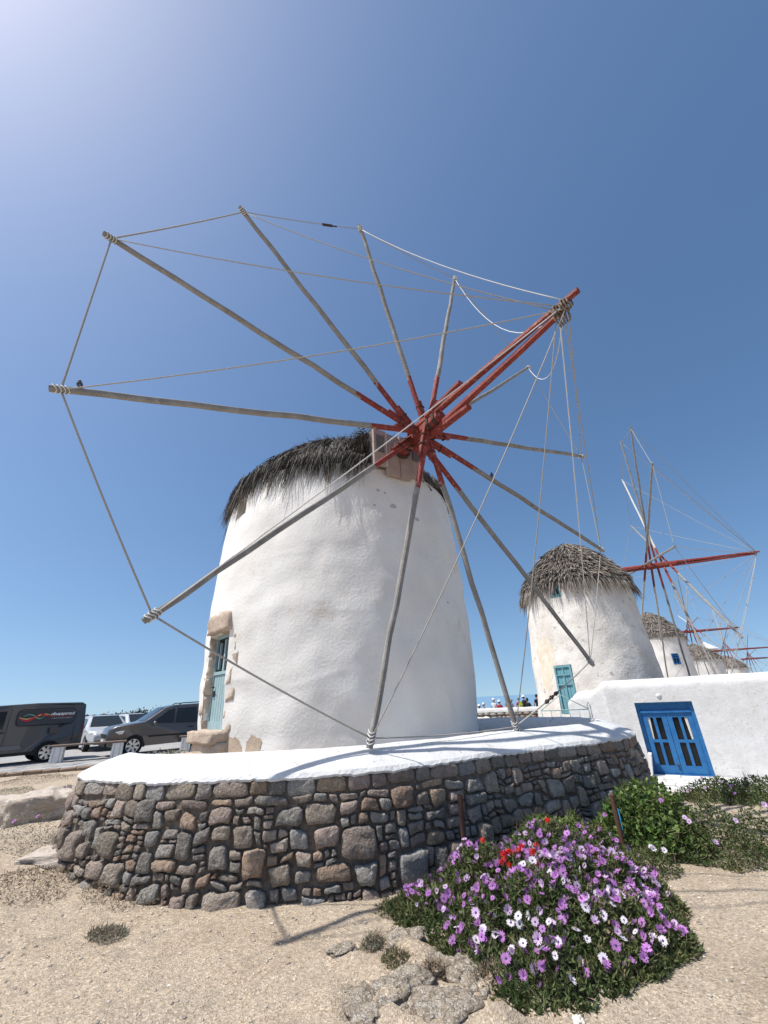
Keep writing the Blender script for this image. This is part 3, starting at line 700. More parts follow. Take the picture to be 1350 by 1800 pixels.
for c_ in cells:
    top_ = c_[-1][1] > .94; r_ = stone_mesh(c_, wsurf, rnd, gap=.004 if top_ else .006, proud=.022 if top_ else .040)
    if r_ is None: continue
    cu = sum(p[0] for p in c_) / len(c_); cv = sum(p[1] for p in c_) / len(c_); p = wpos(cu)[0]
    if cv < gz(p.x, p.y) - .10: continue
    dist = math.hypot(p.x, p.y); made.append((r_[2] / dist ** 2, r_, p))
made.sort(key=lambda t: -t[0])
wts = [.36, .30, .12, .08, .14]
def pick(): return rnd.choices(range(5), wts)[0]
rest = MB()
for i, (_, (vs, fs, a), p) in enumerate(made):
    if i < 300:
        B = MB(); B.add(vs, fs, 0, True); B.build('stone', STONE[pick()], ring, vs[-1])
    else: rest.add(vs, fs, pick(), True)
if rest.v: tag(rest.build('small_stones', STONE, ring), kind='stuff')
print('STONES', len(made))
# inner face stones of the far side
inner = MB(); I0 = AR[np.argmin(np.hypot(PX - 4.15, PY - 8.8))]
def isurf(u, z, o=0):
    p, t, nn = wpos(u); q = p - nn * (.665 + o); q.z = z; return q
for c_ in packing(I0, TOT, .3, .74, 33):
    r_ = stone_mesh(c_, isurf, rnd, proud=.04)
    if r_: inner.add(r_[0], r_[1], pick(), True)
tag(inner.build('inner_stones', STONE, ring), kind='stuff')

# terrace inside the ring
B = MB(); cx0, cy0 = 0, 8.8; vs = [(cx0, cy0, .80)]
ring_in = [wpos(u) for u in np.linspace(0, TOT, 90)]
for p, t, nn in ring_in: q = p - nn * .66; vs.append((q.x, q.y, .78))
for k in range(9): t = k / 8; vs.append((-.9 - t * 3.2, 11.2 - 4.6 * t * t, .72))
B.add(vs, [(0, i, i + 1) for i in range(1, len(vs) - 1)]); tag(B.build('terrace', sand), kind='structure', label='raised terrace inside the ring wall')

# ------------------------------------------------------------------ other windmills along the row
def far_mill(name, label, hub, n, R, phase, ctr_back, rt, rb, zb, ze, za, tower_m, roof_m, openings, bow, blades_n, lite=(), droop_frac=1, seed=0, axle_back=None, missing=(), bulge=.38):
    n = Vector(n).normalized(); hub = Vector(hub); c = hub - n * ctr_back; c.z = 0
    root = thing(name, (c.x, c.y, zb), label, 'windmill', 'windmills in a row')
    pr = lambda z: float(np.interp(z, [zb, zb + .5, ze], [rb * 1.02, rb, rt]))
    t, pf = tower_mesh(c, pr, zb, ze + .1, [(o['t'], o['h'], o['z0'], o['z1'], o.get('d', .15)) for o in openings], root, tower_m, amp=.05, seed=seed, nth=90, nz=44)
    cone_roof(c, rt + .10, ze, za, root, thatch_core if roof_m is thatch else roof_m, bulge, 'thatched_roof')
    P, D, L, W, G = [], [], [], [], []
    for _ in range(blades_n):
        th = random.uniform(-math.pi, math.pi); t = 1 - math.sqrt(random.random()); tq = round(t * 13) / 13 + random.uniform(-.012, .03); tq = min(1, max(0, tq))
        p = roof_pt(c, rt + .13, ze + .03, za + .05, bulge, tq, th); o = np.array([math.cos(th), math.sin(th), 0])
        eave = tq < .07
        d = o * (.9 if eave else 1) + np.array([0, 0, -1.1 if eave else -.62 + random.gauss(0, .15)]) + RNG.normal(size=3) * .14
        P.append(p + np.array([0, 0, random.uniform(0, .12)])); D.append(d / np.linalg.norm(d))
        cl = .5 + N(th * 9 + seed, 3.3)
        L.append((random.uniform(.45, .8) * (.7 + .8 * max(0, cl)) if eave else random.uniform(.25, .5))); W.append(random.uniform(.05, .11) if not eave else random.uniform(.03, .06)); G.append(1.4 if eave else .25)
    blades(P, D, L, W, G, 3, root, 'thatch_layers', roof_m)
    s = n.cross(ZUP).normalized(); u = s.cross(n).normalized()
    tp = []
    for i in range(12):
        a = phase + i * math.pi / 6; rr = R * (1 + .05 * math.sin(i * 5.1 + seed)); tp.append(hub + s * (math.cos(a) * rr) + u * (math.sin(a) * rr) + n * ((i % 6) - 2.5) * .26)
    of = [((i % 6) - 2.5) * .26 for i in range(6)]
    ax, bowp, en = sail_wheel(root, hub, n, tp, of, bow, False, lite, axle_back or ctr_back - rt + .4, 1.05, missing)
    for i in range(12):
        if i in missing: continue
        add_rope(en[i], bowp, .05, .010, rope, ax, 'stay_rope')
        if (i + 1) % 12 not in missing: add_rope(en[i], en[(i + 1) % 12], .04, .010, rope, ax, 'rim_rope')
    return root, pf, c
N2 = Vector((.935, -.355, 0))
h2 = atd(1150, 995, 24.0)
def cam_theta(c, azm, r):   # angle on a tower where a line of sight of azimuth azm meets it
    dx, dy = math.sin(rad(azm)), math.cos(rad(azm)); b = -(c.x * dx + c.y * dy); q = c.x ** 2 + c.y ** 2 - r * r; t = -b - math.sqrt(max(0, b * b - q)); return math.atan2(t * dy - c.y, t * dx - c.x)
c2 = h2 - N2 * 3.85
td2 = cam_theta(c2, 21.25, 2.7); tw2 = cam_theta(c2, 22.2, 2.55)
op2 = [dict(t=td2, h=.155, z0=.76, z1=2.72, d=.22), dict(t=tw2, h=.105, z0=5.72, z1=6.5, d=.18)]
m2, pf2, c2 = far_mill('windmill', 'weathered mottled windmill with shaggy straw roof and teal door behind the white cottage', h2, N2, 6.75, rad(-8), 3.85, 2.50, 2.84, .3, 6.30, 8.85, plaster_old, thatch2, op2, 4.2, 15000, lite=(4, 7, 8), seed=4, missing=())
def set_door(parent, pf, t, half, z0, z1, m_, name, depth=.12, r=2.7, bars=False):
    p = pf(t, (z0 + z1) / 2, -depth); o = Vector((math.cos(t), math.sin(t), 0)); e = Vector((-math.sin(t), math.cos(t), 0)); Mx = Matrix((e, o, ZUP)).transposed(); w = 2 * half * r; h = z1 - z0
    L_ = lambda x, y, z: p + Mx @ Vector((x, y, z))
    B = MB()
    for sx in (-1, 1): B.box(L_(sx * (w / 2 - .04), .02, 0), (.08, .10, h), Mx)
    B.box(L_(0, .02, h / 2 - .04), (w - .16, .10, .08), Mx); B.box(L_(0, .015, -h / 2 + .06), (w - .16, .08, .12), Mx); B.box(L_(0, .01, 0), (.05, .085, h - .2), Mx)
    d = B.build(name, m_, parent); k = 4
    for i in range(k):
        pw = (w - .18) / k; B = MB(); B.box(L_(-(w - .18) / 2 + pw * (i + .5), -.01, 0), (pw - .012, .04, h - .18), Mx)
        B.build('plank' if name == 'door' else 'pane', m_ if name == 'door' else glassm, d)
    B = MB(); B.box(L_(0, .05, .1 * h), (w - .18, .03, .07), Mx); B.box(L_(0, .05, .3 * h), (w - .18, .03, .05), Mx); B.build('rail', m_, d)
    return d
set_door(m2, pf2, td2, .15, .78, 2.70, teal2, 'door', .10); set_door(m2, pf2, tw2, .10, 5.74, 6.48, teal2, 'window', .08, 2.5)
patch(td2 - .33, 3.0, 1.1, 2.2, 41, m2, mat('ochre_stain', (.62, .52, .38), (.70, .64, .55), rough=.95, scale=4, bump=.4), lambda t, z, l: pf2(t, z, l), .005)
for pa, pz, pw in ((22.5, 3.4, .35), (26, 4.2, .5), (28.5, 3.0, .6), (24, 4.9, .4), (29.5, 4.6, .4), (20, 3.9, .3), (27, 1.9, .4)):
    patch(cam_theta(c2, pa, 2.6), pz, pw, pw * .6, pa * 3, m2, mat('worn_render', (.57, .54, .49), (.65, .61, .56), rough=.95, scale=6, bump=.5), lambda t, z, l: pf2(t, z, l), .004)
h3 = atd(1215, 1110, 56); c3 = h3 - N2 * 3.6
m3, pf3, c3 = far_mill('windmill', 'smooth white windmill with one small blue window, second behind the cottage', h3, N2, 6.0, rad(6), 3.6, 2.7, 2.95, -1, 6.4, 9.3, plaster, thatch2, [dict(t=cam_theta(c3, 33.0, 2.8), h=.13, z0=3.7, z1=4.75, d=.12)], 4.2, 3500, lite=(1, 5, 8), seed=9)
set_door(m3, pf3, cam_theta(c3, 33.0, 2.8), .12, 3.72, 4.73, blue, 'window', .05, 2.8)
h4 = atd(1275, 1143, 74); h5 = atd(1318, 1158, 96)
far_mill('windmill', 'small distant windmill with ochre thatch, third behind the cottage', h4, N2, 5.8, rad(-4), 3.6, 2.7, 2.95, -4, 4.8, 6.9, plaster, thatch2, [], 6.0, 2200, lite=(2, 3, 9), seed=14)
far_mill('windmill', 'smallest windmill at the far right end of the row', h5, N2, 5.6, rad(11), 3.6, 2.7, 2.95, -6, 4.2, 6.2, plaster, thatch2, [], 6.0, 1600, lite=(2, 8), seed=19)
# white tower house behind the far mills
wc = atd(1240, 1136, 110); B = MB(); wh = thing('white_tower_house', (wc.x, wc.y, -6), 'tiny white house with pyramid roof between the far windmills', 'house')
B.box((wc.x, wc.y, wc.z / 2 - 3.9), (2.6, 2.6, wc.z + 6.6)); B.build('wall', plaster_cap, wh)
B = MB(); zz = wc.z - .6; B.add([(wc.x - 1.5, wc.y - 1.5, zz), (wc.x + 1.5, wc.y - 1.5, zz), (wc.x + 1.5, wc.y + 1.5, zz), (wc.x - 1.5, wc.y + 1.5, zz), (wc.x, wc.y, zz + 1.5)], [(0, 1, 4), (1, 2, 4), (2, 3, 4), (3, 0, 4), (3, 2, 1, 0)]); B.build('roof', plaster_cap, wh)

# ------------------------------------------------------------------ white cottage with blue double door
NF = Vector((-.53, -.848, 0)).normalized(); RF = Vector((.848, -.53, 0)).normalized()
O = atd(1114.5, 1236, 18.3); O.z = 0                  # door's upper left on the facade plane
def onfac(x, y, off=0):
    v = ray(x, y); k = ((O - EYE).dot(NF) + off) / v.dot(NF); return EYE + v * k
def fu(p): return (Vector(p) - O).dot(RF)
pL, pR = onfac(1114.5, 1236), onfac(1214.6, 1232); pB = onfac(1259.7, 1367); pCor = onfac(1066, 1205)
du0, du1 = 0.0, (fu(pR) + fu(pB)) / 2; dz1 = (pL.z + pR.z) / 2; dz0 = pB.z; cu = fu(pCor) - .12; ztop = 1.93
print('DOOR', du1, dz0, dz1, 'corner', cu)
cot = thing('cottage', (O.x, O.y, dz0), 'low whitewashed flat-roofed cottage with blue double door', 'house')
FM = Matrix((RF, -NF, ZUP)).transposed()              # local x along the facade, y into the house
def fl(x, y, z): return O + FM @ Vector((x, y, z))
B = MB()
EXT = 9.0; r_ = .32; zb = dz0 - .5
def facade_prof():
    out = []
    for k in range(8): a = k / 7 * math.pi / 2; out.append((r_ * (1 - math.sin(a)) * 1.0, ztop - r_ + r_ * math.sin(a) if k else ztop - r_))
    return None
cols = sorted(set([cu + .0] + list(np.arange(cu + .35, EXT, .35)) + [du0, du1])); cols = [c for c in cols if min(abs(c - du0), abs(c - du1)) > .05 or c in (du0, du1)]
rows = [zb, dz0, (dz0 + dz1) / 2, dz1] + list(np.linspace(dz1 + .12, ztop - r_, 4)); prow = [(0, z) for z in rows] + [(r_ * (1 - math.cos(a)), ztop - r_ + r_ * math.sin(a)) for a in np.linspace(.2, math.pi / 2, 8)] + [(.9, ztop + .02), (1.8, ztop + .03)]
vs = []; nr = len(prow)
for x in cols:
    for j, (y, z) in enumerate(prow):
        jit = .012 * fbm(x * 1.3, z * 1.3, 2) + (.03 * fbm(x * .5, y * .7, 8) if j > 7 else 0)
        vs.append(fl(x, y + (jit if j <= 7 else 0), z + (jit if j > 7 else 0)))
fs = []
for i in range(len(cols) - 1):
    for j in range(nr - 1):
        if cols[i] >= du0 - 1e-6 and cols[i + 1] <= du1 + 1e-6 and 1 <= j < 3: continue
        fs.append((i * nr + j, (i + 1) * nr + j, (i + 1) * nr + j + 1, i * nr + j + 1))
B.add(vs, fs, 0, True)
# left flank, bending away from the corner, rounded top
left = onfac(1009, 1222, 0); LD = Vector((-.30, .95, 0)).normalized(); cpos = fl(cu, 0, 0)
vs = []; nl = 12
for i in range(nl + 1):
    t = i / nl
    for j, (y, z) in enumerate(prow):
        inw = (-NF).lerp(Vector((LD.y, -LD.x, 0)), sst(0, .2, t)); q = fl(cu, 0, z) + inw * y + LD * (t * 2.15)
        dz = (-.30 * sst(.0, .45, t) - .25 * sst(.75, 1, t)) * sst(dz0, ztop, z)
        q.z = z + dz; vs.append(q)
B.add(vs, [(i * nr + j + 1, (i + 1) * nr + j + 1, (i + 1) * nr + j, i * nr + j) for i in range(nl) for j in range(nr - 1)], 0, True)
# door reveals
REV = .26
q4 = [(du0, dz0), (du1, dz0), (du1, dz1), (du0, dz1)]
B.add([fl(x, 0, z) for x, z in q4] + [fl(x, REV, z) for x, z in q4], [(0, 4, 5, 1), (1, 5, 6, 2), (2, 6, 7, 3), (3, 7, 4, 0)])
B.build('walls', plaster_cap, cot)
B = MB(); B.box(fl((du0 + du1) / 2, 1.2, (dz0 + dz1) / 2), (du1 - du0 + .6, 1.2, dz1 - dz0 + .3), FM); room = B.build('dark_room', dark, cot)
dw = du1 - du0; hh_ = dz1 - dz0; yD = REV - .06
B = MB(); fw = .11
for x in (du0 + fw / 2, du1 - fw / 2): B.box(fl(x, yD, (dz0 + dz1) / 2), (fw, .14, hh_), FM)
hd = .30; B.box(fl((du0 + du1) / 2, yD, dz1 - .03), (dw - 2 * fw, .14, .06), FM); B.box(fl((du0 + du1) / 2, yD + .02, dz1 - hd / 2 - .03), (dw - 2 * fw, .09, hd - .06), FM); B.box(fl((du0 + du1) / 2, yD - .02, dz1 - hd), (dw - 2 * fw, .13, .07), FM)
B.box(fl((du0 + du1) / 2, yD, dz0 + .02), (dw - 2 * fw, .14, .04), FM)
ddo = B.build('double_door', blue, cot)
curt = mat('net_curtain', (.62, .58, .50), rough=.95)
lw = (dw - 2 * fw) / 2; zt = dz1 - hd - .04; zl = dz0 + .05
for k in (0, 1):
    x0 = du0 + fw + k * lw + .006; x1 = x0 + lw - .012; B = MB(); st = .15; H_ = zt - zl
    xa, xb = x0 + st, x1 - st; xm = (xa + xb) / 2; zr = zl + .22; zm = zl + .22 + (H_ - .22 - .14) * .5
    B.box(fl((x0 + xa) / 2, yD, (zl + zt) / 2), (st, .07, H_), FM); B.box(fl((xb + x1) / 2, yD, (zl + zt) / 2), (st, .07, H_), FM)
    B.box(fl(xm, yD, zl + .11), (xb - xa, .068, .22), FM); B.box(fl(xm, yD, zt - .07), (xb - xa, .068, .14), FM)
    B.box(fl(xm, yD - .002, zm), (xb - xa, .06, .085), FM); B.box(fl(xm, yD - .001, (zr + zt - .14) / 2), (.085, .058, zt - .14 - zr), FM)
    leaf = B.build('door_leaf', blue, ddo)
    for a, b in ((xa, xm - .04), (xm + .04, xb)):
        for c, d in ((zr, zm - .04), (zm + .04, zt - .14)):
            B = MB(); B.box(fl((a + b) / 2, yD + .015, (c + d) / 2), (b - a + .01, .008, d - c + .01), FM); B.build('pane', glassm, ddo)
    B = MB(); xc = xa if k == 0 else xb; sg = 1 if k == 0 else -1; zc = zm + .05
    for w0 in range(4): B.add([fl(xc + sg * w0 * .02, yD - .004 - .004 * (w0 % 2), zt - .15), fl(xc + sg * (w0 + 1) * .02, yD - .004 - .004 * ((w0 + 1) % 2), zt - .15), fl(xc + sg * (w0 + 1) * .012, yD - .004 - .004 * ((w0 + 1) % 2), zc), fl(xc + sg * w0 * .012, yD - .004 - .004 * (w0 % 2), zc)], [(0, 1, 2, 3)])
    B.build('curtain', curt, ddo)
    B = MB(); hx = x1 - .05 if k == 0 else x0 + .05
    if k == 0: B.box(fl(hx, yD - .045, zl + .2), (.03, .02, .12), FM); B.tube([fl(hx, yD - .05, zl + .23), fl(hx, yD - .09, zl + .23), fl(hx - .07, yD - .09, zl + .23)], .01, 5); B.build('door_handle', iron, ddo)
ico('plaster_boss', plaster_cap, fl((du0 + du1) * .48, .03, dz1 + .20), (.10, .08, .09), 2, .15, parent=cot)
B = MB(); B.box(fl(du1 + .55, -.03, dz0 + .12), (.30, .08, .22), FM); B.build('meter_box', plaster_cap, cot)
B = MB(); B.box(fl(du0 - .55, -.25, dz0 + .25), (.9, .6, .55), FM); B.box(fl(du0 + .02, -.25, dz0 + .32), (.10, .55, .68), FM @ Matrix.Rotation(.18, 3, 'Y')); B.build('door_cheek', plaster_cap, cot)
# drain hook on flank
B = MB(); qf = cpos + LD * .9 - Vector((.95, .3, 0)) * .0; nfl = Vector((-LD.y, LD.x, 0)) * 1
B.tube([qf + nfl * .05 + ZUP * 1.2, qf + nfl * .12 + ZUP * 1.25, qf + nfl * .12 + ZUP * 1.1, qf + nfl * .07 + ZUP * .3], .03, 6); B.build('drain_pipe', plaster_cap, cot)
# whitewashed flagstones before the door
wf = MB(); pc = fl((du0 + du1) / 2, -1.2, 0)
flag = mat('whitewashed_flag', (.78, .78, .76), (.66, .65, .63), rough=.9, scale=5, bump=.5, bscale=20, objrand=.06)
wf.add([fl(-2.2, 0, dz0 - .03), fl(5, 0, dz0 - .03), fl(5, -2.0, dz0 - .09), fl(-2.2, -2.0, dz0 - .09), fl(5, -2.3, dz0 - .6), fl(-2.2, -2.3, dz0 - .6)], [(3, 2, 1, 0), (5, 4, 2, 3)]); pav = wf.build('whitewashed_paving', mat('flag_joint', (.40, .38, .36), rough=.95, bump=.5)); tag(pav, kind='structure', label='whitewashed stone paving in front of the cottage')
for a in range(5):
    x = -2.1 + random.uniform(0, .3)
    while x < 4.9:
        w = random.uniform(.35, .85); y0 = -.06 - a * .40; B = MB(); zz = dz0 - .03 * abs(y0) + random.uniform(-.012, .015); g_ = .02
        pts = [(x + g_, y0 - g_ + random.uniform(-.04, .02)), (x + w - g_, y0 - g_ + random.uniform(-.04, .02)), (x + w - g_, y0 - .40 + g_ + random.uniform(-.02, .05)), (x + g_, y0 - .40 + g_ + random.uniform(-.02, .05))]
        B.add([fl(px, py, zz - .06) for px, py in pts] + [fl(px * .98 + (x + w / 2) * .02, py * .985 + (y0 - .2) * .015, zz + .03) for px, py in pts], [(7, 6, 5, 4), (4, 5, 1, 0), (5, 6, 2, 1), (6, 7, 3, 2), (7, 4, 0, 3)]); B.build('flagstone', flag, pav); x += w

# ------------------------------------------------------------------ little teal railing near the second mill
rp = atd(992, 1247, 17.5); rl_ = thing('teal_railing', (rp.x, rp.y, rp.z - .3), 'small teal pipe railing with gabled top rail in front of the weathered mill', 'railing')
rx = Vector((math.cos(rad(20)), -math.sin(rad(20)), 0)); w_ = .78
for k in range(6):
    B = MB(); q = rp + rx * (-w_ + k * w_ * 2 / 5); B.tube([q - ZUP * .5, q + ZUP * (-.02)], .018, 6); B.build('post', teal, rl_)
B = MB(); B.tube([rp - rx * w_ - ZUP * .02, rp + rx * w_ - ZUP * .02], .02, 6); B.tube([rp - rx * w_, rp - rx * .05 + ZUP * .48, rp + rx * w_], .018, 6); B.build('top_rail', teal, rl_)

# ------------------------------------------------------------------ promenade wall with people, white rocks
pw0, pw1 = atd(820, 1250, 37), atd(985, 1237, 36); dd = (pw1 - pw0); dd.z = 0; dd.normalize(); nn2 = Vector((dd.y, -dd.x, 0))
pwall = thing('promenade_wall', (pw0.x, pw0.y, -.3), 'low stone promenade wall with white cap below the group of people', 'wall')
B = MB(); Lw = (pw1 - pw0).length; zt_ = (pw0.z + pw1.z) / 2
capv = []
for i in range(31):
    q = pw0 + dd * (Lw * i / 30); zz = zt_ + .03 * N(i * .6, 2)
    for o, z in ((.06, zz - .30 + .05 * N(i * 1.7, 5)), (.07, zz - .04), (0, zz + .01), (-.35, zz), (-.4, zz - .3)): capv.append((q.x + nn2.x * o, q.y + nn2.y * o, z))
B.add(capv, [(i * 5 + k, i * 5 + k + 1, i * 5 + k + 6, i * 5 + k + 5) for i in range(30) for k in range(4)], 0, True); B.build('cap', plaster_cap, pwall)
B = MB(); B.add([(pw0.x, pw0.y, zt_ - .28), (pw1.x, pw1.y, zt_ - .28), (pw1.x, pw1.y, zt_ - 1.6), (pw0.x, pw0.y, zt_ - 1.6)], [(0, 1, 2, 3)]); B.build('core', mortar, pwall)
for r_i in range(5):
    x = 0
    while x < Lw - .1:
        w = random.uniform(.22, .6); z = zt_ - .42 - r_i * .22 + random.uniform(-.02, .02); q = pw0 + dd * (x + w / 2); q.z = z
        o = ico('stone', random.choice(STONE), q + nn2 * .02, (w * .5, .14, .115), 1, .2, seed=x * 3 + r_i, parent=pwall, rotz=math.atan2(dd.y, dd.x), sharp=.5); x += w
whiterock = mat('whitewashed_rock', (.70, .66, .58), (.48, .44, .37), rough=.95, scale=3, bump=1, bscale=9, c3=(.30, .27, .23), c3scale=7, c3lo=.6, c3hi=.7)
for i, (px, py, d, sx, sz) in enumerate(((842, 1278, 20, .9, .35), (862, 1280, 21, 1.0, .33), (884, 1282, 20.5, .9, .36), (900, 1277, 22, .9, .3), (858, 1290, 18.5, 1.0, .3), (893, 1292, 18.5, .9, .25), (915, 1280, 21, .8, .3))):
    q = atd(px, py, d); o = ico('boulder', whiterock, q, (sx, .7, sz), 3, .35, 2.2, seed=i * 7.3, sharp=.2)
    tag(o, ['pale whitewashed boulder beside the near tower under the promenade wall', 'pale boulder left of the leaning spoke below the people', 'pale boulder directly behind the leaning spoke', 'pale boulder right of the leaning spoke near the grey cap', 'lowest pale boulder next to the tower plinth', 'lowest pale boulder next to the leaning spoke', 'rightmost pale boulder beside the inner ring wall'][i], 'rock', 'whitewashed boulders behind the ring wall')
# hillside behind the terrace that carries them
bank = MB(); vs = []
for i in range(25):
    for j in range(14):
        y = 14 + j * 1.7; x = y * math.tan(rad(4 + i * .62)); sl = .0; zz = 1.6 - .060 * math.hypot(x, y) + .15 * fbm(x * .6, y * .6, 4) - .1; vs.append((x, y, zz))
bank.add(vs, [(i * 14 + j, (i + 1) * 14 + j, (i + 1) * 14 + j + 1, i * 14 + j + 1) for i in range(24) for j in range(13)], 0, True); tag(bank.build('bank', sand), kind='structure', label='sandy bank below the promenade wall')

# ------------------------------------------------------------------ people
def skin_body(pose):
    J = {'pel': (0, 0, .95, .13), 'wai': (0, 0, 1.10, .115), 'chest': (0, .01, 1.30, .145), 'neck0': (0, 0, 1.44, .075), 'neck': (0, .01, 1.50, .052), 'head': (0, .02, 1.58, .075), 'head2': (0, .015, 1.665, .088), 'top': (0, .0, 1.735, .062)}
    E_ = [('pel', 'wai'), ('wai', 'chest'), ('chest', 'neck0'), ('neck0', 'neck'), ('neck', 'head'), ('head', 'head2'), ('head2', 'top')]
    for sx, sg in (('l', -1), ('r', 1)):
        fr = pose.get('fwd' + sx, .05); el = pose.get('elb' + sx, 0); st = pose.get('leg' + sx, 0)
        J['sh' + sx] = (sg * .17, 0, 1.39, .065); J['el' + sx] = (sg * .235, fr, 1.13, .048); J['wr' + sx] = (sg * (.235 - .1 * el), fr + .12 + .13 * el, .90 + .27 * el, .033); J['ha' + sx] = (sg * (.23 - .14 * el), fr + .15 + .18 * el, .83 + .36 * el, .038)
        J['hi' + sx] = (sg * .095, 0, .88, .10); J['kn' + sx] = (sg * .10, .03 + st * .5, .49, .065); J['an' + sx] = (sg * .105, st, .09, .045); J['to' + sx] = (sg * .12, st + .14, .035, .04)
        E_ += [('chest', 'sh' + sx), ('sh' + sx, 'el' + sx), ('el' + sx, 'wr' + sx), ('wr' + sx, 'ha' + sx), ('pel', 'hi' + sx), ('hi' + sx, 'kn' + sx), ('kn' + sx, 'an' + sx), ('an' + sx, 'to' + sx)]
    names = list(J); me = bpy.data.meshes.new('tmp'); me.from_pydata([J[k][:3] for k in names], [(names.index(a), names.index(b)) for a, b in E_], []); o = bpy.data.objects.new('tmp', me); COL.objects.link(o)
    md = o.modifiers.new('s', 'SKIN'); 
    for i, k in enumerate(names):
        sv = me.skin_vertices[0].data[i]; r = J[k][3]; sv.radius = (r * (1.15 if k in ('chest', 'wai', 'pel') else 1), r * (.85 if k in ('chest', 'wai', 'pel') else 1)); sv.use_root = (k == 'pel')
    sb = o.modifiers.new('u', 'SUBSURF'); sb.levels = 1; sb.render_levels = 1
    dg = bpy.context.evaluated_depsgraph_get(); out = bpy.data.meshes.new_from_object(o.evaluated_get(dg)); bpy.data.objects.remove(o); return out
bodies = [skin_body({}), skin_body(dict(elbl=1, elbr=.9, fwdl=.08, fwdr=.08)), skin_body(dict(legl=.18, legr=-.1, fwdl=-.08, fwdr=.16, elbr=.4))]
skinm = mat('skin', (.50, .30, .21), rough=.6); hairm = mat('hair_dark', (.025, .018, .014), rough=.6); hair_l = mat('hair_fair', (.30, .22, .13), rough=.6)
def cloth(nm, c): return mat('cloth_' + nm, c, tuple(x * .8 for x in c), rough=.9, scale=9, bump=.3, bscale=25)
def person(px, py, d, bi, face, shirt, pants, head, label, hat=None):
    tp = atd(px, py, d); sc = 1.0; base = Vector((tp.x, tp.y, tp.z - 1.78)); root = thing('person', base, label, 'person', 'people along the promenade')
    me = bodies[bi].copy(); me.materials.clear()
    for M in (skinm, shirt, pants, mat('shoe', (.05, .05, .05))): me.materials.append(M)
    for p in me.polygons:
        c = p.center; p.use_smooth = True
        p.material_index = 3 if c.z < .1 else 2 if c.z < .93 and abs(c.x) < .2 and (c.z < .80 or abs(c.x) < .17) else 0 if c.z > 1.455 or (c.z < 1.2 and abs(c.x) > .20) or (c.y > .2 and abs(c.x) > .08) else 1
    b = link('body', me, root, base); b.rotation_euler.z = face
    R = Matrix.Rotation(face, 3, 'Z')
    B = MB(); B.lathe([(.03, 1.80), (.075, 1.79), (.10, 1.745), (.108, 1.68), (.098, 1.60)], 14, base + R @ Vector((0, -.012, 0))); B.build('hair', head, root)
    f = MB(); f.add([base + R @ Vector(v) for v in ((-.014, .112, 1.635), (.014, .112, 1.635), (0, .135, 1.612), (0, .112, 1.665))], [(0, 1, 2), (1, 3, 2), (3, 0, 2)]); f.build('nose', skinm, root)
    for sg in (-1, 1):
        e = MB(); e.lathe([(.001, -.008), (.011, 0), (.001, .008)], 6, base + R @ Vector((sg * .034, .103, 1.66))); e.build('eye', mat('eye_dark', (.02, .02, .02), rough=.3), root)
    if hat:
        B = MB(); B.lathe([(.02, 1.83), (.08, 1.82), (.112, 1.765), (.118, 1.71), (.165 if hat[1] else .122, 1.70), (.165 if hat[1] else .12, 1.69)], 16, base + R @ Vector((0, -.005, 0)))
        if not hat[1]: B.add([base + R @ Vector(v) for v in ((-.08, .08, 1.71), (.08, .08, 1.71), (.06, .20, 1.695), (-.06, .20, 1.695))], [(0, 1, 2, 3)])
        B.build('hat', hat[0], root)
    return base, R
def backpack(base, R, m_, label):
    B = MB(); c = base + R @ Vector((0, -.20, 1.22)); B.box(c, (.30, .16, .44), R, taper=.82); B.box(c + R @ Vector((0, -.10, -.06)), (.22, .06, .22), R, taper=.9)
    for sg in (-1, 1): B.tube([c + R @ Vector((sg * .1, .05, .20)), c + R @ Vector((sg * .11, .2, .24)), c + R @ Vector((sg * .11, .33, .1)), c + R @ Vector((sg * .12, .1, -.14))], .02, 5)
    o = B.build('backpack', m_, None, c); tag(o, label, 'backpack')
wht, blk, redc, gry, ylw, khk, tan_ = cloth('white', (.75, .75, .74)), cloth('black', (.02, .02, .022)), cloth('red', (.45, .05, .06)), cloth('grey', (.30, .30, .31)), cloth('yellow', (.62, .60, .08)), cloth('khaki', (.28, .24, .17)), cloth('orange', (.48, .25, .12))
PPL = [(842, 1239, 37.5, 0, .4, gry, khk, hairm, 'person half hidden by the near tower, in grey', (wht, False)),
       (849.5, 1236, 37.6, 2, .9, khk, gry, hair_l, 'person in khaki top and white cap, leftmost fully visible by the wall', (wht, False)),
       (867, 1228, 37.8, 1, -.3, wht, gry, hair_l, 'person in white shirt and white cap behind the promenade wall', (wht, False)),
       (877, 1231, 37.6, 0, 2.9, redc, blk, hairm, 'person in red top with white sun hat', (wht, True)),
       (889, 1235, 38.2, 2, 1.6, tan_, khk, hair_l, 'person in orange top just behind the leaning spoke', None),
       (898, 1229, 37.8, 1, .6, wht, gry, hair_l, 'bareheaded fair person in white shirt right of the leaning spoke', None),
       (911, 1225.5, 37.4, 0, .1, redc, blk, hairm, 'person in red seen from behind with yellow backpack', (gry, False)),
       (919.5, 1222.5, 37.7, 2, -1.2, blk, blk, hairm, 'person in black with white sun hat', (wht, True)),
       (926, 1227, 37.5, 1, -.7, blk, khk, hairm, 'bareheaded person in black top beside the white-hatted one', None),
       (942, 1220.5, 37.2, 0, .3, blk, blk, hairm, 'tall person in black next to the weathered mill tower', None)]
for i, a in enumerate(PPL):
    bR = person(*a[:9], hat=a[9])
    if i == 6: backpack(*bR, ylw, 'bright yellow backpack worn by the person in red')
    if i == 3: backpack(*bR, redc, 'red backpack worn by the person in the white sun hat')

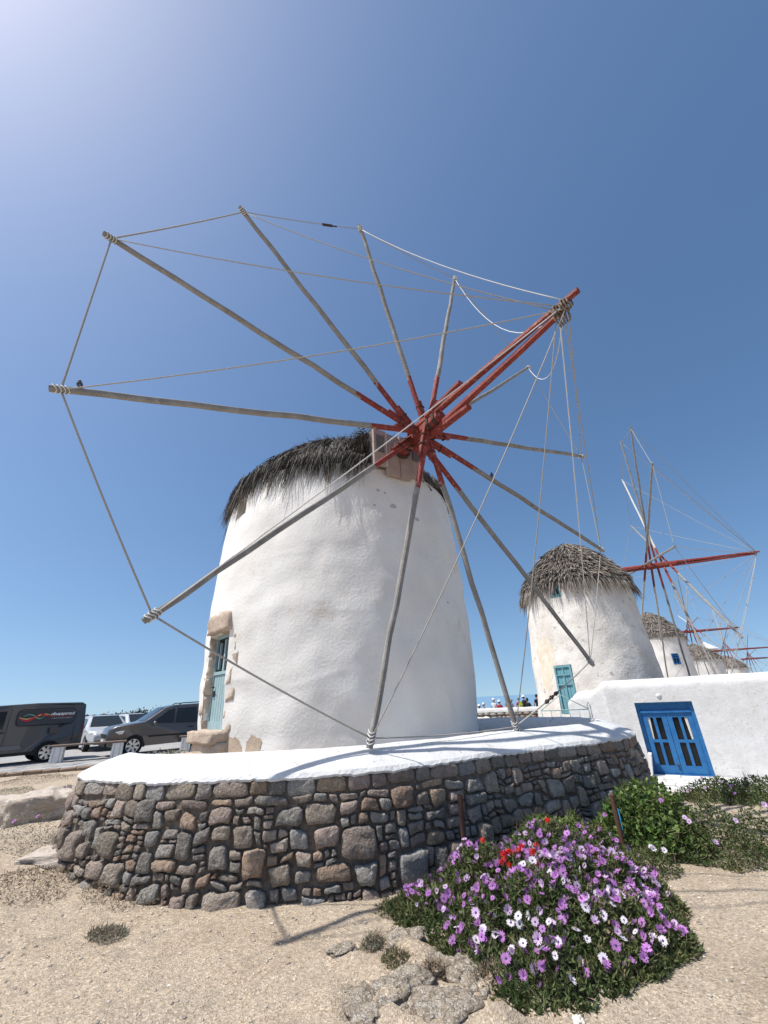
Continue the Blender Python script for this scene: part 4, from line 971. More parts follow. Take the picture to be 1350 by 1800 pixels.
# ------------------------------------------------------------------ parked vehicles
tyre = mat('tyre', (.015, .015, .016), rough=.9); rim = mat('alloy_rim', (.55, .56, .58), rough=.3, metal=.9); trim = mat('black_trim', (.018, .018, .02), rough=.6)
lampg = mat('headlamp', (.75, .75, .72), rough=.12, spec=.6); tail = mat('tail_lamp', (.30, .015, .015), rough=.2)
carglass = mat('car_glass', (.02, .026, .03), rough=.08, spec=.35)
def wheel_part(parent, M4, x, y, r, w=.2):
    sg = 1 if y > 0 else -1; Rm = Matrix.Rotation(rad(90), 3, 'X')
    def T(v): return M4 @ Vector(v)
    B = MB(); n = 26; pr = [(r * .66, .0), (r * .70, .03), (r * .93, .02), (r, -.02), (r, -w + .02), (r * .9, -w)]
    vs = [];
    for rr, d in pr:
        for k in range(n): a = 2 * math.pi * k / n; vs.append(T((x + rr * math.cos(a), y + sg * d, r + rr * math.sin(a))))
    B.add(vs, [(i * n + k, i * n + (k + 1) % n, (i + 1) * n + (k + 1) % n, (i + 1) * n + k) for i in range(len(pr) - 1) for k in range(n)], 0, True); wh = B.build('wheel', tyre, parent)
    B = MB(); vs = [T((x + r * .66 * math.cos(a), y - sg * .05, r + r * .66 * math.sin(a))) for a in np.linspace(0, 6.283, n, endpoint=False)]; B.add(vs, [tuple(range(n))]); B.build('brake_disc', trim, wh)
    B = MB()
    for k in range(7):
        a = 2 * math.pi * k / 7
        for aa, bb in ((a - .13, a + .13),):
            B.add([T((x + .05 * math.cos(a - .8), y + sg * .0, r + .05 * math.sin(a - .8))), T((x + .05 * math.cos(a + .8), y, r + .05 * math.sin(a + .8))), T((x + r * .67 * math.cos(a + .2), y + sg * .012, r + r * .67 * math.sin(a + .2))), T((x + r * .67 * math.cos(a - .2), y + sg * .012, r + r * .67 * math.sin(a - .2)))], [(0, 1, 2, 3)])
    vs = [T((x + q * math.cos(a), y + sg * d, r + q * math.sin(a))) for q, d in ((r * .64, .015), (r * .70, .022)) for a in np.linspace(0, 6.283, n, endpoint=False)]
    B.add(vs, [(k, (k + 1) % n, n + (k + 1) % n, n + k) for k in range(n)]); B.build('rim', rim, wh)
def vehicle(name, loc, yaw, L, W, prof, belt, roof, zr, wheels, r, paint, label, tum=.16, nose=.25):
    """prof: outline (x,z) with arches left out; x forward from the rear axle"""
    M4 = Matrix.Translation(loc) @ Matrix.Rotation(yaw, 4, 'Z'); root = thing(name, loc, label, 'van' if 'van' in name else 'car', 'vehicles parked on the road'); root.rotation_euler.z = 0
    x0 = min(p[0] for p in prof); x1 = max(p[0] for p in prof)
    def halfw(x, z):
        w = W / 2; w -= tum * sst(belt, zr, z) * W * .5
        e = min(x - x0, x1 - x); w -= nose * (1 - sst(0, .75, e)) * .5
        w -= .05 * (1 - sst(.15, .5, z)); return w
    outline = []
    for i in range(len(prof)):
        a, b = prof[i], prof[(i + 1) % len(prof)]; k = max(1, int(math.hypot(a[0] - b[0], a[1] - b[1]) / .16))
        outline += [(a[0] + (b[0] - a[0]) * t / k, a[1] + (b[1] - a[1]) * t / k) for t in range(k)]
    # wheel arches carved into the sill
    full = []
    for (x, z) in outline:
        for wx in wheels:
            if abs(x - wx) < r + .07 and z < .5: z = max(z, math.sqrt(max(0, (r + .08) ** 2 - (x - wx) ** 2)) + r * .92)
        full.append((x, z))
    n = len(full); cxx = sum(p[0] for p in full) / n; B = MB(); vs = []
    for q, ins in ((-1, .035), (-1, 0), (-.9, -.022), (0, -.03), (.9, -.022), (1, 0), (1, .035)):
        for (x, z) in full:
            h = halfw(x, z); y = q * (h if abs(q) == 1 else h - .05) if q else 0
            s = ins if abs(q) == 1 and ins else ins
            X = x - s * (1 if x > cxx else -1) * (.5 if ins > 0 else .6); Z = z - s * (1 if z > .8 else -1 if z < .3 else .2) * .7
            if abs(q) == 1 and ins > 0: y = q * (h + .012)
            vs.append(M4 @ Vector((X, y, Z)))
    fs = [(k * n + i, k * n + (i + 1) % n, (k + 1) * n + (i + 1) % n, (k + 1) * n + i) for k in range(6) for i in range(n)]
    B.add(vs, fs, 0, True); B.add(vs[:n], [tuple(range(n - 1, -1, -1))], 0); B.add(vs[6 * n:], [tuple(range(n))], 0)
    body = B.build('body', paint, root)
    for wx in wheels:
        for sg in (-1, 1):
            B = MB(); m_ = 20; hw = halfw(wx, .4) - .02; vv = [M4 @ Vector((wx + (r + .085) * math.cos(a), sg * (hw + .004), r + (r + .085) * math.sin(a))) for a in np.linspace(-.15, math.pi + .15, m_)] ; B.add(vv, [tuple(range(m_))]); B.build('wheel_arch', trim, root)
    for wx in wheels:
        for sg in (-1, 1): wheel_part(root, M4, wx, sg * (halfw(wx, .35) + .005), r)
    def side(poly, name_, m_, parent=root, off=.016, both=True):
        for sg in ((-1, 1) if both is True else (both,)):
            B = MB(); B.add([M4 @ Vector((x, sg * (halfw(x, z) + .012 + off), z)) for x, z in poly], [tuple(range(len(poly)))]); o = B.build(name_, m_, parent)
    def cross(xa, za, xb, zb, wa, wb, name_, m_, off=.05):
        B = MB(); d = Vector((xb - xa, 0, zb - za)).normalized(); nn = Vector((-d.z, 0, d.x)) * off
        if nn.z < 0: nn = -nn
        vv = []
        for t in np.linspace(0, 1, 5):
            for q in np.linspace(-1, 1, 7): w = wa + (wb - wa) * t; vv.append(M4 @ (Vector((xa + (xb - xa) * t, q * w, za + (zb - za) * t)) + nn + Vector((-.02 * q * q if d.x < 0 else .0, 0, 0))))
        B.add(vv, [(i * 7 + k, i * 7 + k + 1, i * 7 + k + 8, i * 7 + k + 7) for i in range(4) for k in range(6)], 0, True); return B.build(name_, m_, root)
    return root, M4, side, cross, halfw
RZ = .105
vanp = mat('van_paint', (.060, .062, .068), rough=.35, metal=.3, coat=.5, spec=.5)
VL = onz(76, 1341, RZ)
vdir = math.atan2(.74, .67) + math.pi               # van faces left-near
van_prof = [(-.95, .34), (3.45, .28), (3.75, .42), (3.80, .78), (3.68, 1.0), (2.95, 1.16), (2.30, 1.78), (2.0, 1.88), (.6, 1.95), (-.82, 1.94), (-.95, 1.86), (-1.02, 1.1), (-1.03, .5)]
vroot, VM, vside, vcross, vh = vehicle('delivery_van', VL - Vector((-math.sin(vdir), math.cos(vdir), 0)) * .90, vdir, 4.8, 1.86, van_prof, 1.05, 1.9, 1.95, (0, 2.85), .33, vanp, 'dark grey delivery van with red, green and yellow ribbon logo on its side', tum=.12)
panel = mat('van_panel', (.05, .052, .056), rough=.4, coat=.3); 
def rrect(x0, x1, z0, z1, r, k=4):
    out = []
    for cx_, cz_, a0 in ((x1 - r, z1 - r, 0), (x0 + r, z1 - r, 90), (x0 + r, z0 + r, 180), (x1 - r, z0 + r, 270)):
        for i in range(k + 1): a = rad(a0 + 90 * i / k); out.append((cx_ + r * math.cos(a), cz_ + r * math.sin(a)))
    return out
vside(rrect(-.66, 1.12, 1.22, 1.76, .16), 'side_panel_seal', trim, off=.010); vside(rrect(-.64, 1.10, 1.24, 1.74, .15), 'side_panel', panel, off=.014)
vside([(1.42, 1.16), (2.78, 1.16), (2.25, 1.68), (1.42, 1.72)], 'front_window', carglass)
vside([(.75, .50), (2.4, .50), (2.4, .62), (.85, .62)], 'rubbing_strip', mat('grey_trim', (.16, .16, .17), rough=.5), off=.02)
vside(rrect(-.25, .08, .93, 1.13, .05), 'fuel_flap', panel, off=.012)
for xx in (1.30,): vside([(xx, .4), (xx + .012, .4), (xx + .012, 1.8), (xx, 1.8)], 'door_seam', trim, off=.012)
vside([(-.975, .85), (-.945, .85), (-.955, 1.3), (-.985, 1.3)], 'tail_lamp', tail)
vside([(-.70, .5), (-.688, .5), (-.688, 1.18), (-.70, 1.18)], 'door_seam', trim, off=.012); vside(rrect(1.36, 1.56, 1.02, 1.07, .02), 'door_handle', trim, off=.02); vside([(.42, .30), (2.45, .30), (2.45, .40), (.42, .40)], 'sill_trim', trim, off=.008); vside([(-1.0, .36), (-.42, .36), (-.42, .52), (-1.0, .52)], 'bumper_trim', trim, off=.008)
vcross(2.90, 1.18, 2.28, 1.76, .80, .66, 'windscreen', carglass)
# ribbon logo and lettering on the near flank (left flank of the van faces the viewer)
near = 1
def ribbon(f, x0, x1, w, m_, k):
    B = MB(); vv = []
    for i in range(25):
        t = i / 24; x = x0 + (x1 - x0) * t; z = f(t); ww = w * (.25 + .75 * math.sin(math.pi * min(1, t * 1.02)) ** .7)
        for s in (-1, 1): vv.append(VM @ Vector((x, near * (vh(x, z) + .012 + .018 + .0015 * k), z + s * ww / 2)))
    B.add(vv, [(2 * i, 2 * i + 1, 2 * i + 3, 2 * i + 2) for i in range(24)]); B.build('logo_ribbon', m_, vroot)
lred, lyel, lgrn = mat('logo_red', (.42, .03, .04), rough=.5), mat('logo_yellow', (.70, .52, .22), rough=.5), mat('logo_green', (.16, .42, .26), rough=.5)
ribbon(lambda t: 1.50 - .085 * math.sin(t * 6.283 * 1.0) - .02, 1.05, .18, .085, lred, 0)
ribbon(lambda t: 1.515 - .07 * math.sin(t * 6.283 * .95 + .1), 1.06, .12, .034, lyel, 1)
ribbon(lambda t: 1.53 + .06 * math.sin(t * 6.283 * 1.05 - .2) * (1 if t < .45 else 1.5), .95, .30, .030, lgrn, 2)
B = MB(); B.add([VM @ Vector((x, near * (vh(x, z) + .03), z)) for x, z in ((.16, 1.487), (-.58, 1.487), (-.58, 1.503), (.16, 1.503))], [(0, 1, 2, 3)]); B.build('logo_line', lred, vroot)
def lettering(txt, size, x, z, m_, shear=0.0, name_='lettering', space=1.0):
    cu_ = bpy.data.curves.new('t', 'FONT'); cu_.body = txt; cu_.size = size; cu_.shear = shear; cu_.space_character = space; cu_.align_x = 'CENTER'; cu_.offset = size * .012
    o = bpy.data.objects.new('t', cu_); COL.objects.link(o); dg = bpy.context.evaluated_depsgraph_get(); me = bpy.data.meshes.new_from_object(o.evaluated_get(dg)); bpy.data.objects.remove(o)
    for v in me.vertices:
        X = x - v.co.x * near; Z = z + v.co.y; v.co = VM @ Vector((X, near * (vh(X, Z) + .032), Z))
    me.materials.clear(); me.materials.append(m_); link(name_, me, vroot, (0, 0, 0))
lettering('olbuapapemsud', .145, -.22, 1.535, mat('white_letters', (.78, .78, .78), rough=.5), .2, space=.82)
lettering('CAMPER DEPARTMENT', .052, -.20, 1.415, mat('grey_letters', (.45, .45, .46), rough=.5), 0, space=1.25)
# grey SUV, front quarter towards the viewer
suvp = mat('suv_paint', (.115, .105, .100), rough=.3, metal=.5, coat=.6)
SL = onz(229, 1329, RZ); sdir = math.atan2(-.66, -.75)
su_prof = [(-.82, .36), (3.15, .30), (3.42, .40), (3.47, .62), (3.42, .92), (3.22, 1.03), (2.30, 1.14), (1.58, 1.62), (1.2, 1.71), (-.2, 1.75), (-.66, 1.68), (-.86, 1.05), (-.92, .6)]
so = Vector((math.cos(sdir), math.sin(sdir), 0)) * 2.58; sn = Vector((-math.sin(sdir), math.cos(sdir), 0))
sroot, SM, sside, scross, sh_ = vehicle('suv', SL - so - sn * .82, sdir, 4.3, 1.80, su_prof, 1.05, 1.7, 1.74, (0, 2.58), .34, suvp, 'dark brown-grey estate SUV parked next to the near mill door', tum=.22, nose=.42)
sside([(1.22, 1.06), (2.02, 1.10), (1.46, 1.53), (1.2, 1.59)], 'front_window', carglass); sside([(.28, 1.05), (1.14, 1.06), (1.12, 1.59), (.36, 1.62)], 'front_window', carglass); sside([(-.64, 1.09), (.16, 1.05), (.24, 1.62), (-.48, 1.59)], 'rear_window', carglass)
sside([(.2, .60), (2.1, .60), (2.1, .66), (.2, .66)], 'rubbing_strip', trim); sside([(.20, .45), (.212, .45), (.26, 1.0), (.248, 1.0)], 'door_seam', trim, off=.012); sside(rrect(.42, .62, .86, .90, .018), 'door_handle', trim, off=.02)
scross(2.26, 1.15, 1.58, 1.62, .70, .58, 'windscreen', carglass)
def front_bits(M4, hf, xf, root, lz, grill=True):
    for sg in (-1, 1):
        B = MB(); vv = []
        for x, z in ((xf - .02, lz - .09), (xf - .46, lz - .01), (xf - .50, lz + .10), (xf - .14, lz + .09)): vv.append(M4 @ Vector((x, sg * (hf(x, z) - .01 - (.10 if x > xf - .2 else -.03)), z + (.02 if x > xf - .2 else 0))))
        c_ = sum((v for v in vv), Vector()) / 4 + (M4.to_3x3() @ Vector((.05, sg * .05, .03))); B.add(vv + [c_], [(0, 1, 4), (1, 2, 4), (2, 3, 4), (3, 0, 4), (0, 3, 2, 1)]); B.build('headlamp', lampg, root)
    B = MB(); B.box(M4 @ Vector((xf + .005, 0, lz - .08)), (.06, .9, .16), M4.to_3x3()); B.build('grille', trim, root)
    B = MB(); B.box(M4 @ Vector((xf + .0, 0, lz - .34)), (.08, 1.25, .14), M4.to_3x3()); B.build('bumper_intake', trim, root)
    B = MB(); B.box(M4 @ Vector((xf + .035, 0, lz - .24)), (.02, .50, .10), M4.to_3x3()); B.build('number_plate', mat('plate', (.7, .7, .68)), root)
front_bits(SM, sh_, 3.45, sroot, .78)
def mirror(M4, hf, x, z, root, m_):
    for sg in (-1, 1):
        q = M4 @ Vector((x, sg * (hf(x, z) + .12), z)); B = MB(); B.lathe([(.01, -.08), (.07, -.06), (.085, .0), (.06, .06), (.01, .08)], 10, q, M4.to_3x3()); B.beam(q - ZUP * .02, M4 @ Vector((x - .02, sg * hf(x, z), z - .05)), .04, .04); B.build('door_mirror', m_, root)
mirror(SM, sh_, 1.95, 1.08, sroot, suvp)
B = MB()
for sg in (-1, 1): B.tube([SM @ Vector((1.0, sg * .52, 1.74)), SM @ Vector((.9, sg * .52, 1.79)), SM @ Vector((-.2, sg * .52, 1.82)), SM @ Vector((-.35, sg * .52, 1.76))], .02, 6)
B.build('roof_rail', trim, sroot)
# silver saloon facing the viewer, and a pale car behind
silver = mat('silver_paint', (.46, .47, .48), rough=.35, metal=.15, coat=.5); pale = mat('pale_blue_paint', (.50, .52, .53), rough=.35, metal=.15, coat=.5)
sed_prof = [(-.95, .34), (3.25, .28), (3.45, .40), (3.48, .62), (3.36, .74), (2.25, .92), (1.45, 1.37), (.9, 1.43), (-.05, 1.40), (-.75, 1.04), (-1.05, .98), (-1.08, .5)]
def saloon(px, py, d, yaw, paint, label, nm='saloon_car'):
    q = atd(px, py, d); q.z = RZ; M0 = Vector((math.cos(yaw), math.sin(yaw), 0)); root, M4, sd, cr_, hf = vehicle(nm, q - M0 * 2.6, yaw, 4.5, 1.74, sed_prof, .9, 1.4, 1.42, (0, 2.6), .31, paint, label, tum=.26, nose=.38)
    sd([(.62, .94), (1.95, .95), (1.42, 1.29), (.66, 1.34)], 'front_window', carglass); sd([(-.45, .98), (.54, .94), (.58, 1.34), (.0, 1.32)], 'rear_window', carglass)
    cr_(2.20, .94, 1.46, 1.37, .70, .54, 'windscreen', carglass); cr_(-.70, 1.06, -.08, 1.39, .62, .54, 'rear_screen', carglass); front_bits(M4, hf, 3.45, root, .70); mirror(M4, hf, 1.85, .98, root, paint)
saloon(183, 1320, 25.2, math.atan2(-.72, .69), silver, 'silver saloon car facing forward between the van and the SUV')
saloon(246, 1310, 33, math.atan2(-.6, .8), pale, 'pale car mostly hidden behind the dark SUV')

# ------------------------------------------------------------------ benches
post_m = mat('white_post', (.78, .77, .74), (.68, .66, .62), rough=.9, scale=8, bump=.4, bscale=30); plank_m = mat('bench_plank', (.16, .12, .10), (.22, .17, .14), rough=.85, scale=8, bump=.4, bscale=30, stretch=(1, 6, 1))
def bench(pts, z, label):
    root = thing('bench', (pts[0].x, pts[0].y, z), label, 'bench', 'low benches beside the road'); d = (pts[-1] - pts[0]); d.z = 0; d.normalize(); Mx = Matrix((d, Vector((-d.y, d.x, 0)), ZUP)).transposed()
    for p in pts:
        B = MB(); c = Vector((p.x, p.y, z + .25)); B.box(c, (.36, .42, .52), Mx, taper=.93); o = B.build('post', post_m, root)
        B = MB()
        if p is pts[0] and len(label) % 2: continue
        for k in (-1, 1): B.box(c + Mx @ Vector((k * .09, -.212, 0)), (.012, .008, .48), Mx)
        B.build('groove', mat('post_groove', (.35, .33, .30)), o)
    B = MB(); a = Vector((pts[0].x, pts[0].y, z + .545)) - d * .25; b = Vector((pts[-1].x, pts[-1].y, z + .545)) + d * .25; B.beam(a, b, .46, .055, chamfer=.06, segs=4, wob=.004); B.build('plank', plank_m, root)
zb_ = .10
b1, b2 = onz(97, 1342, zb_), onz(203, 1333, zb_); bench([b1, b2], zb_, 'low bench of dark plank on white posts in front of the van')
b3 = onz(324, 1320, zb_ + .02); bench([b3, b3 + (b2 - b1).normalized() * 2.0], zb_, 'low bench with white post beside the near mill steps')

# ------------------------------------------------------------------ dark dry-stone wall and shrubs behind the cars
dw0, dw1 = az(-48, 45), az(-22, 40); dwl = thing('field_wall', (dw0.x, dw0.y, 0), 'long dark dry-stone field wall behind the parked cars', 'wall'); dv = (dw1 - dw0).normalized(); Lw = (dw1 - dw0).length
dkst = mat('dark_field_stone', (.05, .046, .042), (.085, .075, .065), rough=.95, scale=6, bump=.8, bscale=12, objrand=.3)
B = MB(); B.beam(dw0 + ZUP * .75, dw1 + ZUP * .75, .5, 1.5); B.build('core', mat('dark_core', (.03, .027, .024), rough=1), dwl)
big = MB(); nvi = 0
for r_i in range(5):
    x = 0
    while x < Lw:
        w = random.uniform(.35, .85); c = dw0 + dv * (x + w / 2) + Vector((dv.y, -dv.x, 0)) * .22 + ZUP * (.2 + r_i * .31 + random.uniform(-.03, .03)); azz = math.degrees(math.atan2(c.x, c.y))
        if -34.5 < azz < -26: ico('stone', dkst, c, (w * .5, .18, .165), 1, .2, seed=x + r_i * 9, parent=dwl, rotz=math.atan2(dv.y, dv.x), sharp=.4)
        else:
            big.box(c, (w - .03, .3, .29), Matrix((dv, Vector((-dv.y, dv.x, 0)), ZUP)).transposed(), taper=.9)
        x += w
tag(big.build('far_stones', dkst, dwl), kind='stuff')

# ------------------------------------------------------------------ plants
def leaves(name, P, L, W, mats, parent, up=.6, seed=0):
    r = np.random.default_rng(seed); P = np.asarray(P); n = len(P); D = r.normal(size=(n, 3)); D[:, 2] = np.abs(D[:, 2]) * up + .15; D /= np.linalg.norm(D, axis=1)[:, None]
    S = np.cross(D, r.normal(size=(n, 3))); S /= np.linalg.norm(S, axis=1)[:, None]; L = (r.uniform(.6, 1.25, n) * L)[:, None]; W = (r.uniform(.7, 1.2, n) * W)[:, None]
    V = np.stack([P, P + D * L * .5 + S * W, P + D * L + np.cross(D, S) * L * .15, P + D * L * .5 - S * W], 1).reshape(-1, 3)
    o = arr(name, V, np.arange(n * 4).reshape(-1, 4), mats, parent); o['kind'] = 'stuff'; return o
leaf_daisy = mat('daisy_leaf', (.068, .104, .034), (.125, .14, .052), rough=.6, scale=3, island=.45, translucent=.25)
leaf_dry = mat('dry_twig', (.17, .125, .085), (.27, .21, .14), rough=.9, scale=5, island=.4)
leaf_green = mat('bright_leaf', (.075, .14, .032), (.16, .22, .06), rough=.5, scale=3, island=.4, translucent=.3)
leaf_ger = mat('geranium_leaf', (.10, .16, .04), (.17, .22, .07), rough=.6, scale=4, island=.35, translucent=.3)
leaf_grey = mat('grey_leaf', (.19, .20, .15), (.27, .26, .20), rough=.8, scale=6, island=.4, translucent=.2)
petal_p = mat('petal_purple', (.43, .165, .49), (.56, .27, .60), rough=.6, scale=30, objrand=.25, translucent=.35); petal_l = mat('petal_lilac', (.62, .42, .66), (.70, .55, .72), rough=.6, scale=30, objrand=.2, translucent=.35)
petal_w = mat('petal_white', (.80, .77, .80), (.74, .66, .76), rough=.6, scale=30, objrand=.08, translucent=.35); eye_m = mat('daisy_eye', (.05, .03, .12), (.10, .05, .16), rough=.6, scale=60); petal_r = mat('petal_red', (.62, .018, .014), (.70, .05, .03), rough=.5, scale=20, objrand=.15, translucent=.3)
def daisy_mesh(name, pm, r=.029, n=15, cup=.25):
    B = MB(); rnd_ = random.Random(name)
    for k in range(n):
        a = 2 * math.pi * k / n + rnd_.uniform(-.08, .08); rr = r * rnd_.uniform(.88, 1.08); w = r * .17; z = r * cup * rnd_.uniform(.3, 1.3)
        d = Vector((math.cos(a), math.sin(a), 0)); e = Vector((-math.sin(a), math.cos(a), 0))
        B.add([d * r * .15 - e * w * .4, d * r * .15 + e * w * .4, d * rr * .68 + e * w + ZUP * z * .7, d * rr + ZUP * z, d * rr * .68 - e * w + ZUP * z * .7], [(0, 1, 2, 3, 4)], 0)
    B.lathe([(.001, r * .16), (r * .12, r * .15), (r * .22, r * .05), (r * .22, -r * .05)], 9, mi=1)
    B.tube([(0, 0, 0), (0, 0, -r * 2.6)], r * .05, 4, mi=2)
    me = bpy.data.meshes.new(name); me.from_pydata(B.v, [], B.f)
    for M in (pm, eye_m, leaf_daisy): me.materials.append(M)
    me.polygons.foreach_set('material_index', B.mi); return me
DM_ = {'p': [daisy_mesh('daisy_p%d' % i, petal_p, cup=c) for i, c in enumerate((.1, .35, .7))], 'l': [daisy_mesh('daisy_l%d' % i, petal_l, cup=c) for i, c in enumerate((.1, .35, .6))], 'w': [daisy_mesh('daisy_w%d' % i, petal_w, cup=c) for i, c in enumerate((.05, .25, .5))]}
def ger_mesh():
    B = MB(); r = random.Random(3)
    for k in range(26):
        d = Vector((r.gauss(0, 1), r.gauss(0, 1), abs(r.gauss(0, .8)) + .1)).normalized(); c = d * .024 * r.uniform(.7, 1.1); s = d.cross(Vector((r.random(), r.random(), .3))).normalized(); t = d.cross(s)
        for q in range(4): a = q * 1.57 + r.random(); e = s * math.cos(a) + t * math.sin(a); f = s * math.cos(a + .9) + t * math.sin(a + .9); B.add([c, c + e * .011 + d * .003, c + (e + f) * .0085 + d * .004, c + f * .011 + d * .003], [(0, 1, 2, 3)])
    B.tube([(0, 0, 0), (.005, 0, -.10)], .002, 4, mi=1)
    me = bpy.data.meshes.new('geranium_head'); me.from_pydata(B.v, [], B.f); me.materials.append(petal_r); me.materials.append(leaf_green); me.polygons.foreach_set('material_index', B.mi); return me
GER = ger_mesh()
# daisy bush: mound outline in plan
MOUND = [onz(672, 1600, 0), onz(712, 1635, 0), onz(780, 1690, 0), onz(860, 1760, 0), onz(960, 1795, 0), onz(1060, 1790, 0), onz(1170, 1740, 0), onz(1235, 1680, 0), onz(1215, 1610, 0), onz(1160, 1545, 0), Vector((2.45, 5.5, 0)), Vector((1.7, 5.75, 0)), Vector((.8, 5.2, 0)), Vector((.1, 4.85, 0))]
MP = np.array([(p.x, p.y) for p in MOUND])
def inside(x, y, poly):
    c = False; j = len(poly) - 1
    for i in range(len(poly)):
        if (poly[i][1] > y) != (poly[j][1] > y) and x < (poly[j][0] - poly[i][0]) * (y - poly[i][1]) / (poly[j][1] - poly[i][1]) + poly[i][0]: c = not c
        j = i
    return c
def edged(x, y, poly):
    p = np.array([x, y]); a = poly; b = np.roll(poly, -1, 0); ab = b - a; t = np.clip(((p - a) * ab).sum(1) / (ab * ab).sum(1), 0, 1); return np.sqrt((((a + ab * t[:, None]) - p) ** 2).sum(1).min())
def mound_h(x, y):
    if not inside(x, y, MP): return 0
    e = edged(x, y, MP) - .10 * max(0, N(x * 5, y * 5, 2) + .25)
    if e < 0: return 0
    return (.10 + .30 * sst(0, .75, e)) * sst(-.03, .12, e) + .15 * fbm(x * 2.6, y * 2.6, 6) * sst(0, .3, e)
def sample_mound(n, poly, hf, top=.10, rnd_=random):
    lo = poly.min(0); hi = poly.max(0); out = []
    while len(out) < n:
        x = rnd_.uniform(lo[0], hi[0]); y = rnd_.uniform(lo[1], hi[1]); h = hf(x, y)
        if h <= .01: continue
        out.append((x, y, gz(x, y) + max(0, h - rnd_.random() ** 1.6 * min(h, top * 2.2))))
    return out
db = thing('daisy_bush', (1.0, 4.0, 0), 'spreading bush covered with purple and white daisies in front of the stone wall', 'flower bush')
leaves('foliage', sample_mound(52000, MP, mound_h), .046, .0075, leaf_daisy, db, .9, 1)
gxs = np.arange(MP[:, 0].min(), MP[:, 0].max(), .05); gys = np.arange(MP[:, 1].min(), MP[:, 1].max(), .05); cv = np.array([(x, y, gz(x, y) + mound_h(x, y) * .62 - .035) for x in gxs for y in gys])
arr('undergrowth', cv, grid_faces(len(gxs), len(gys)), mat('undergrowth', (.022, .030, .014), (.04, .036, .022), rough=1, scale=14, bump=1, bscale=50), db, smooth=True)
leaves('twigs', sample_mound(5200, MP, mound_h, .05), .06, .0025, leaf_dry, db, .7, 2)
def sun_face(o, tilt=.5):
    d = (SUN * .55 + Vector((-.1, -.55, .45)) + Vector((random.gauss(0, 1), random.gauss(0, 1), random.gauss(0, .5))) * tilt * .6).normalized(); o.rotation_euler = d.to_track_quat('Z', 'Y').to_euler(); o.rotation_euler.rotate_axis('Z', random.uniform(0, 6.28))
cnt = 0; centers = [(random.uniform(MP[:, 0].min(), MP[:, 0].max()), random.uniform(MP[:, 1].min(), MP[:, 1].max())) for _ in range(70)]
while cnt < 300:
    if random.random() < .45: c = random.choice(centers); x, y = random.gauss(c[0], .10), random.gauss(c[1], .09)
    else: x, y = random.uniform(MP[:, 0].min(), MP[:, 0].max()), random.uniform(MP[:, 1].min(), MP[:, 1].max())
    h = mound_h(x, y)
    if h < .07 or random.random() > (3.3 / math.hypot(x, y)) ** 2: continue
    if x > 1.3 and y > 4.5 and random.random() < .7: continue
    wp = .45 * math.exp(-((y - 3.35) / .55) ** 2) * (1 if x < 1.5 else .4) + .03; k = 'w' if random.random() < wp else ('l' if random.random() < .30 else 'p')
    o = link('daisy', random.choice(DM_[k]), db, (x, y, gz(x, y) + h + random.uniform(.01, .05))); s = random.uniform(.75, 1.22); o.scale = (s, s, s); sun_face(o, .95); cnt += 1
# smaller blooms, buds and dead heads between them
bd = []; tries = 0
while len(bd) < 820 and tries < 40000:
    tries += 1; x, y = random.uniform(MP[:, 0].min(), MP[:, 0].max()), random.uniform(MP[:, 1].min(), MP[:, 1].max()); h = mound_h(x, y)
    if h > .06: bd.append((x, y, gz(x, y) + h + random.uniform(-.02, .04)))
for nm, mm, lo_, hi_, r0 in (('small_blooms', [petal_p, eye_m, leaf_daisy], 0, 490, .025), ('pale_blooms', [petal_l, eye_m, leaf_daisy], 490, 620, .024), ('dead_heads', [leaf_dry, leaf_dry, leaf_dry], 620, 820, .011)):
    vs_, fs_, mi_ = [], [], []
    for p in bd[lo_:hi_]:
        d = (SUN * .4 + Vector((random.gauss(0, 1), random.gauss(0, 1) - .5, random.gauss(.4, .6)))).normalized(); Q = d.to_track_quat('Z', 'Y').to_matrix(); sc = r0 / .029 * random.uniform(.6, 1.2); src = random.choice(DM_['p']); o_ = len(vs_)
        vs_ += [tuple(Vector(p) + Q @ (v.co * sc)) for v in src.vertices]; fs_ += [tuple(i + o_ for i in f.vertices) for f in src.polygons]; mi_ += [f.material_index for f in src.polygons]
    me = bpy.data.meshes.new(nm); me.from_pydata(vs_, [], fs_); [me.materials.append(q) for q in mm]; me.polygons.foreach_set('material_index', mi_); tag(link(nm, me, db, (0, 0, 0)), kind='stuff')
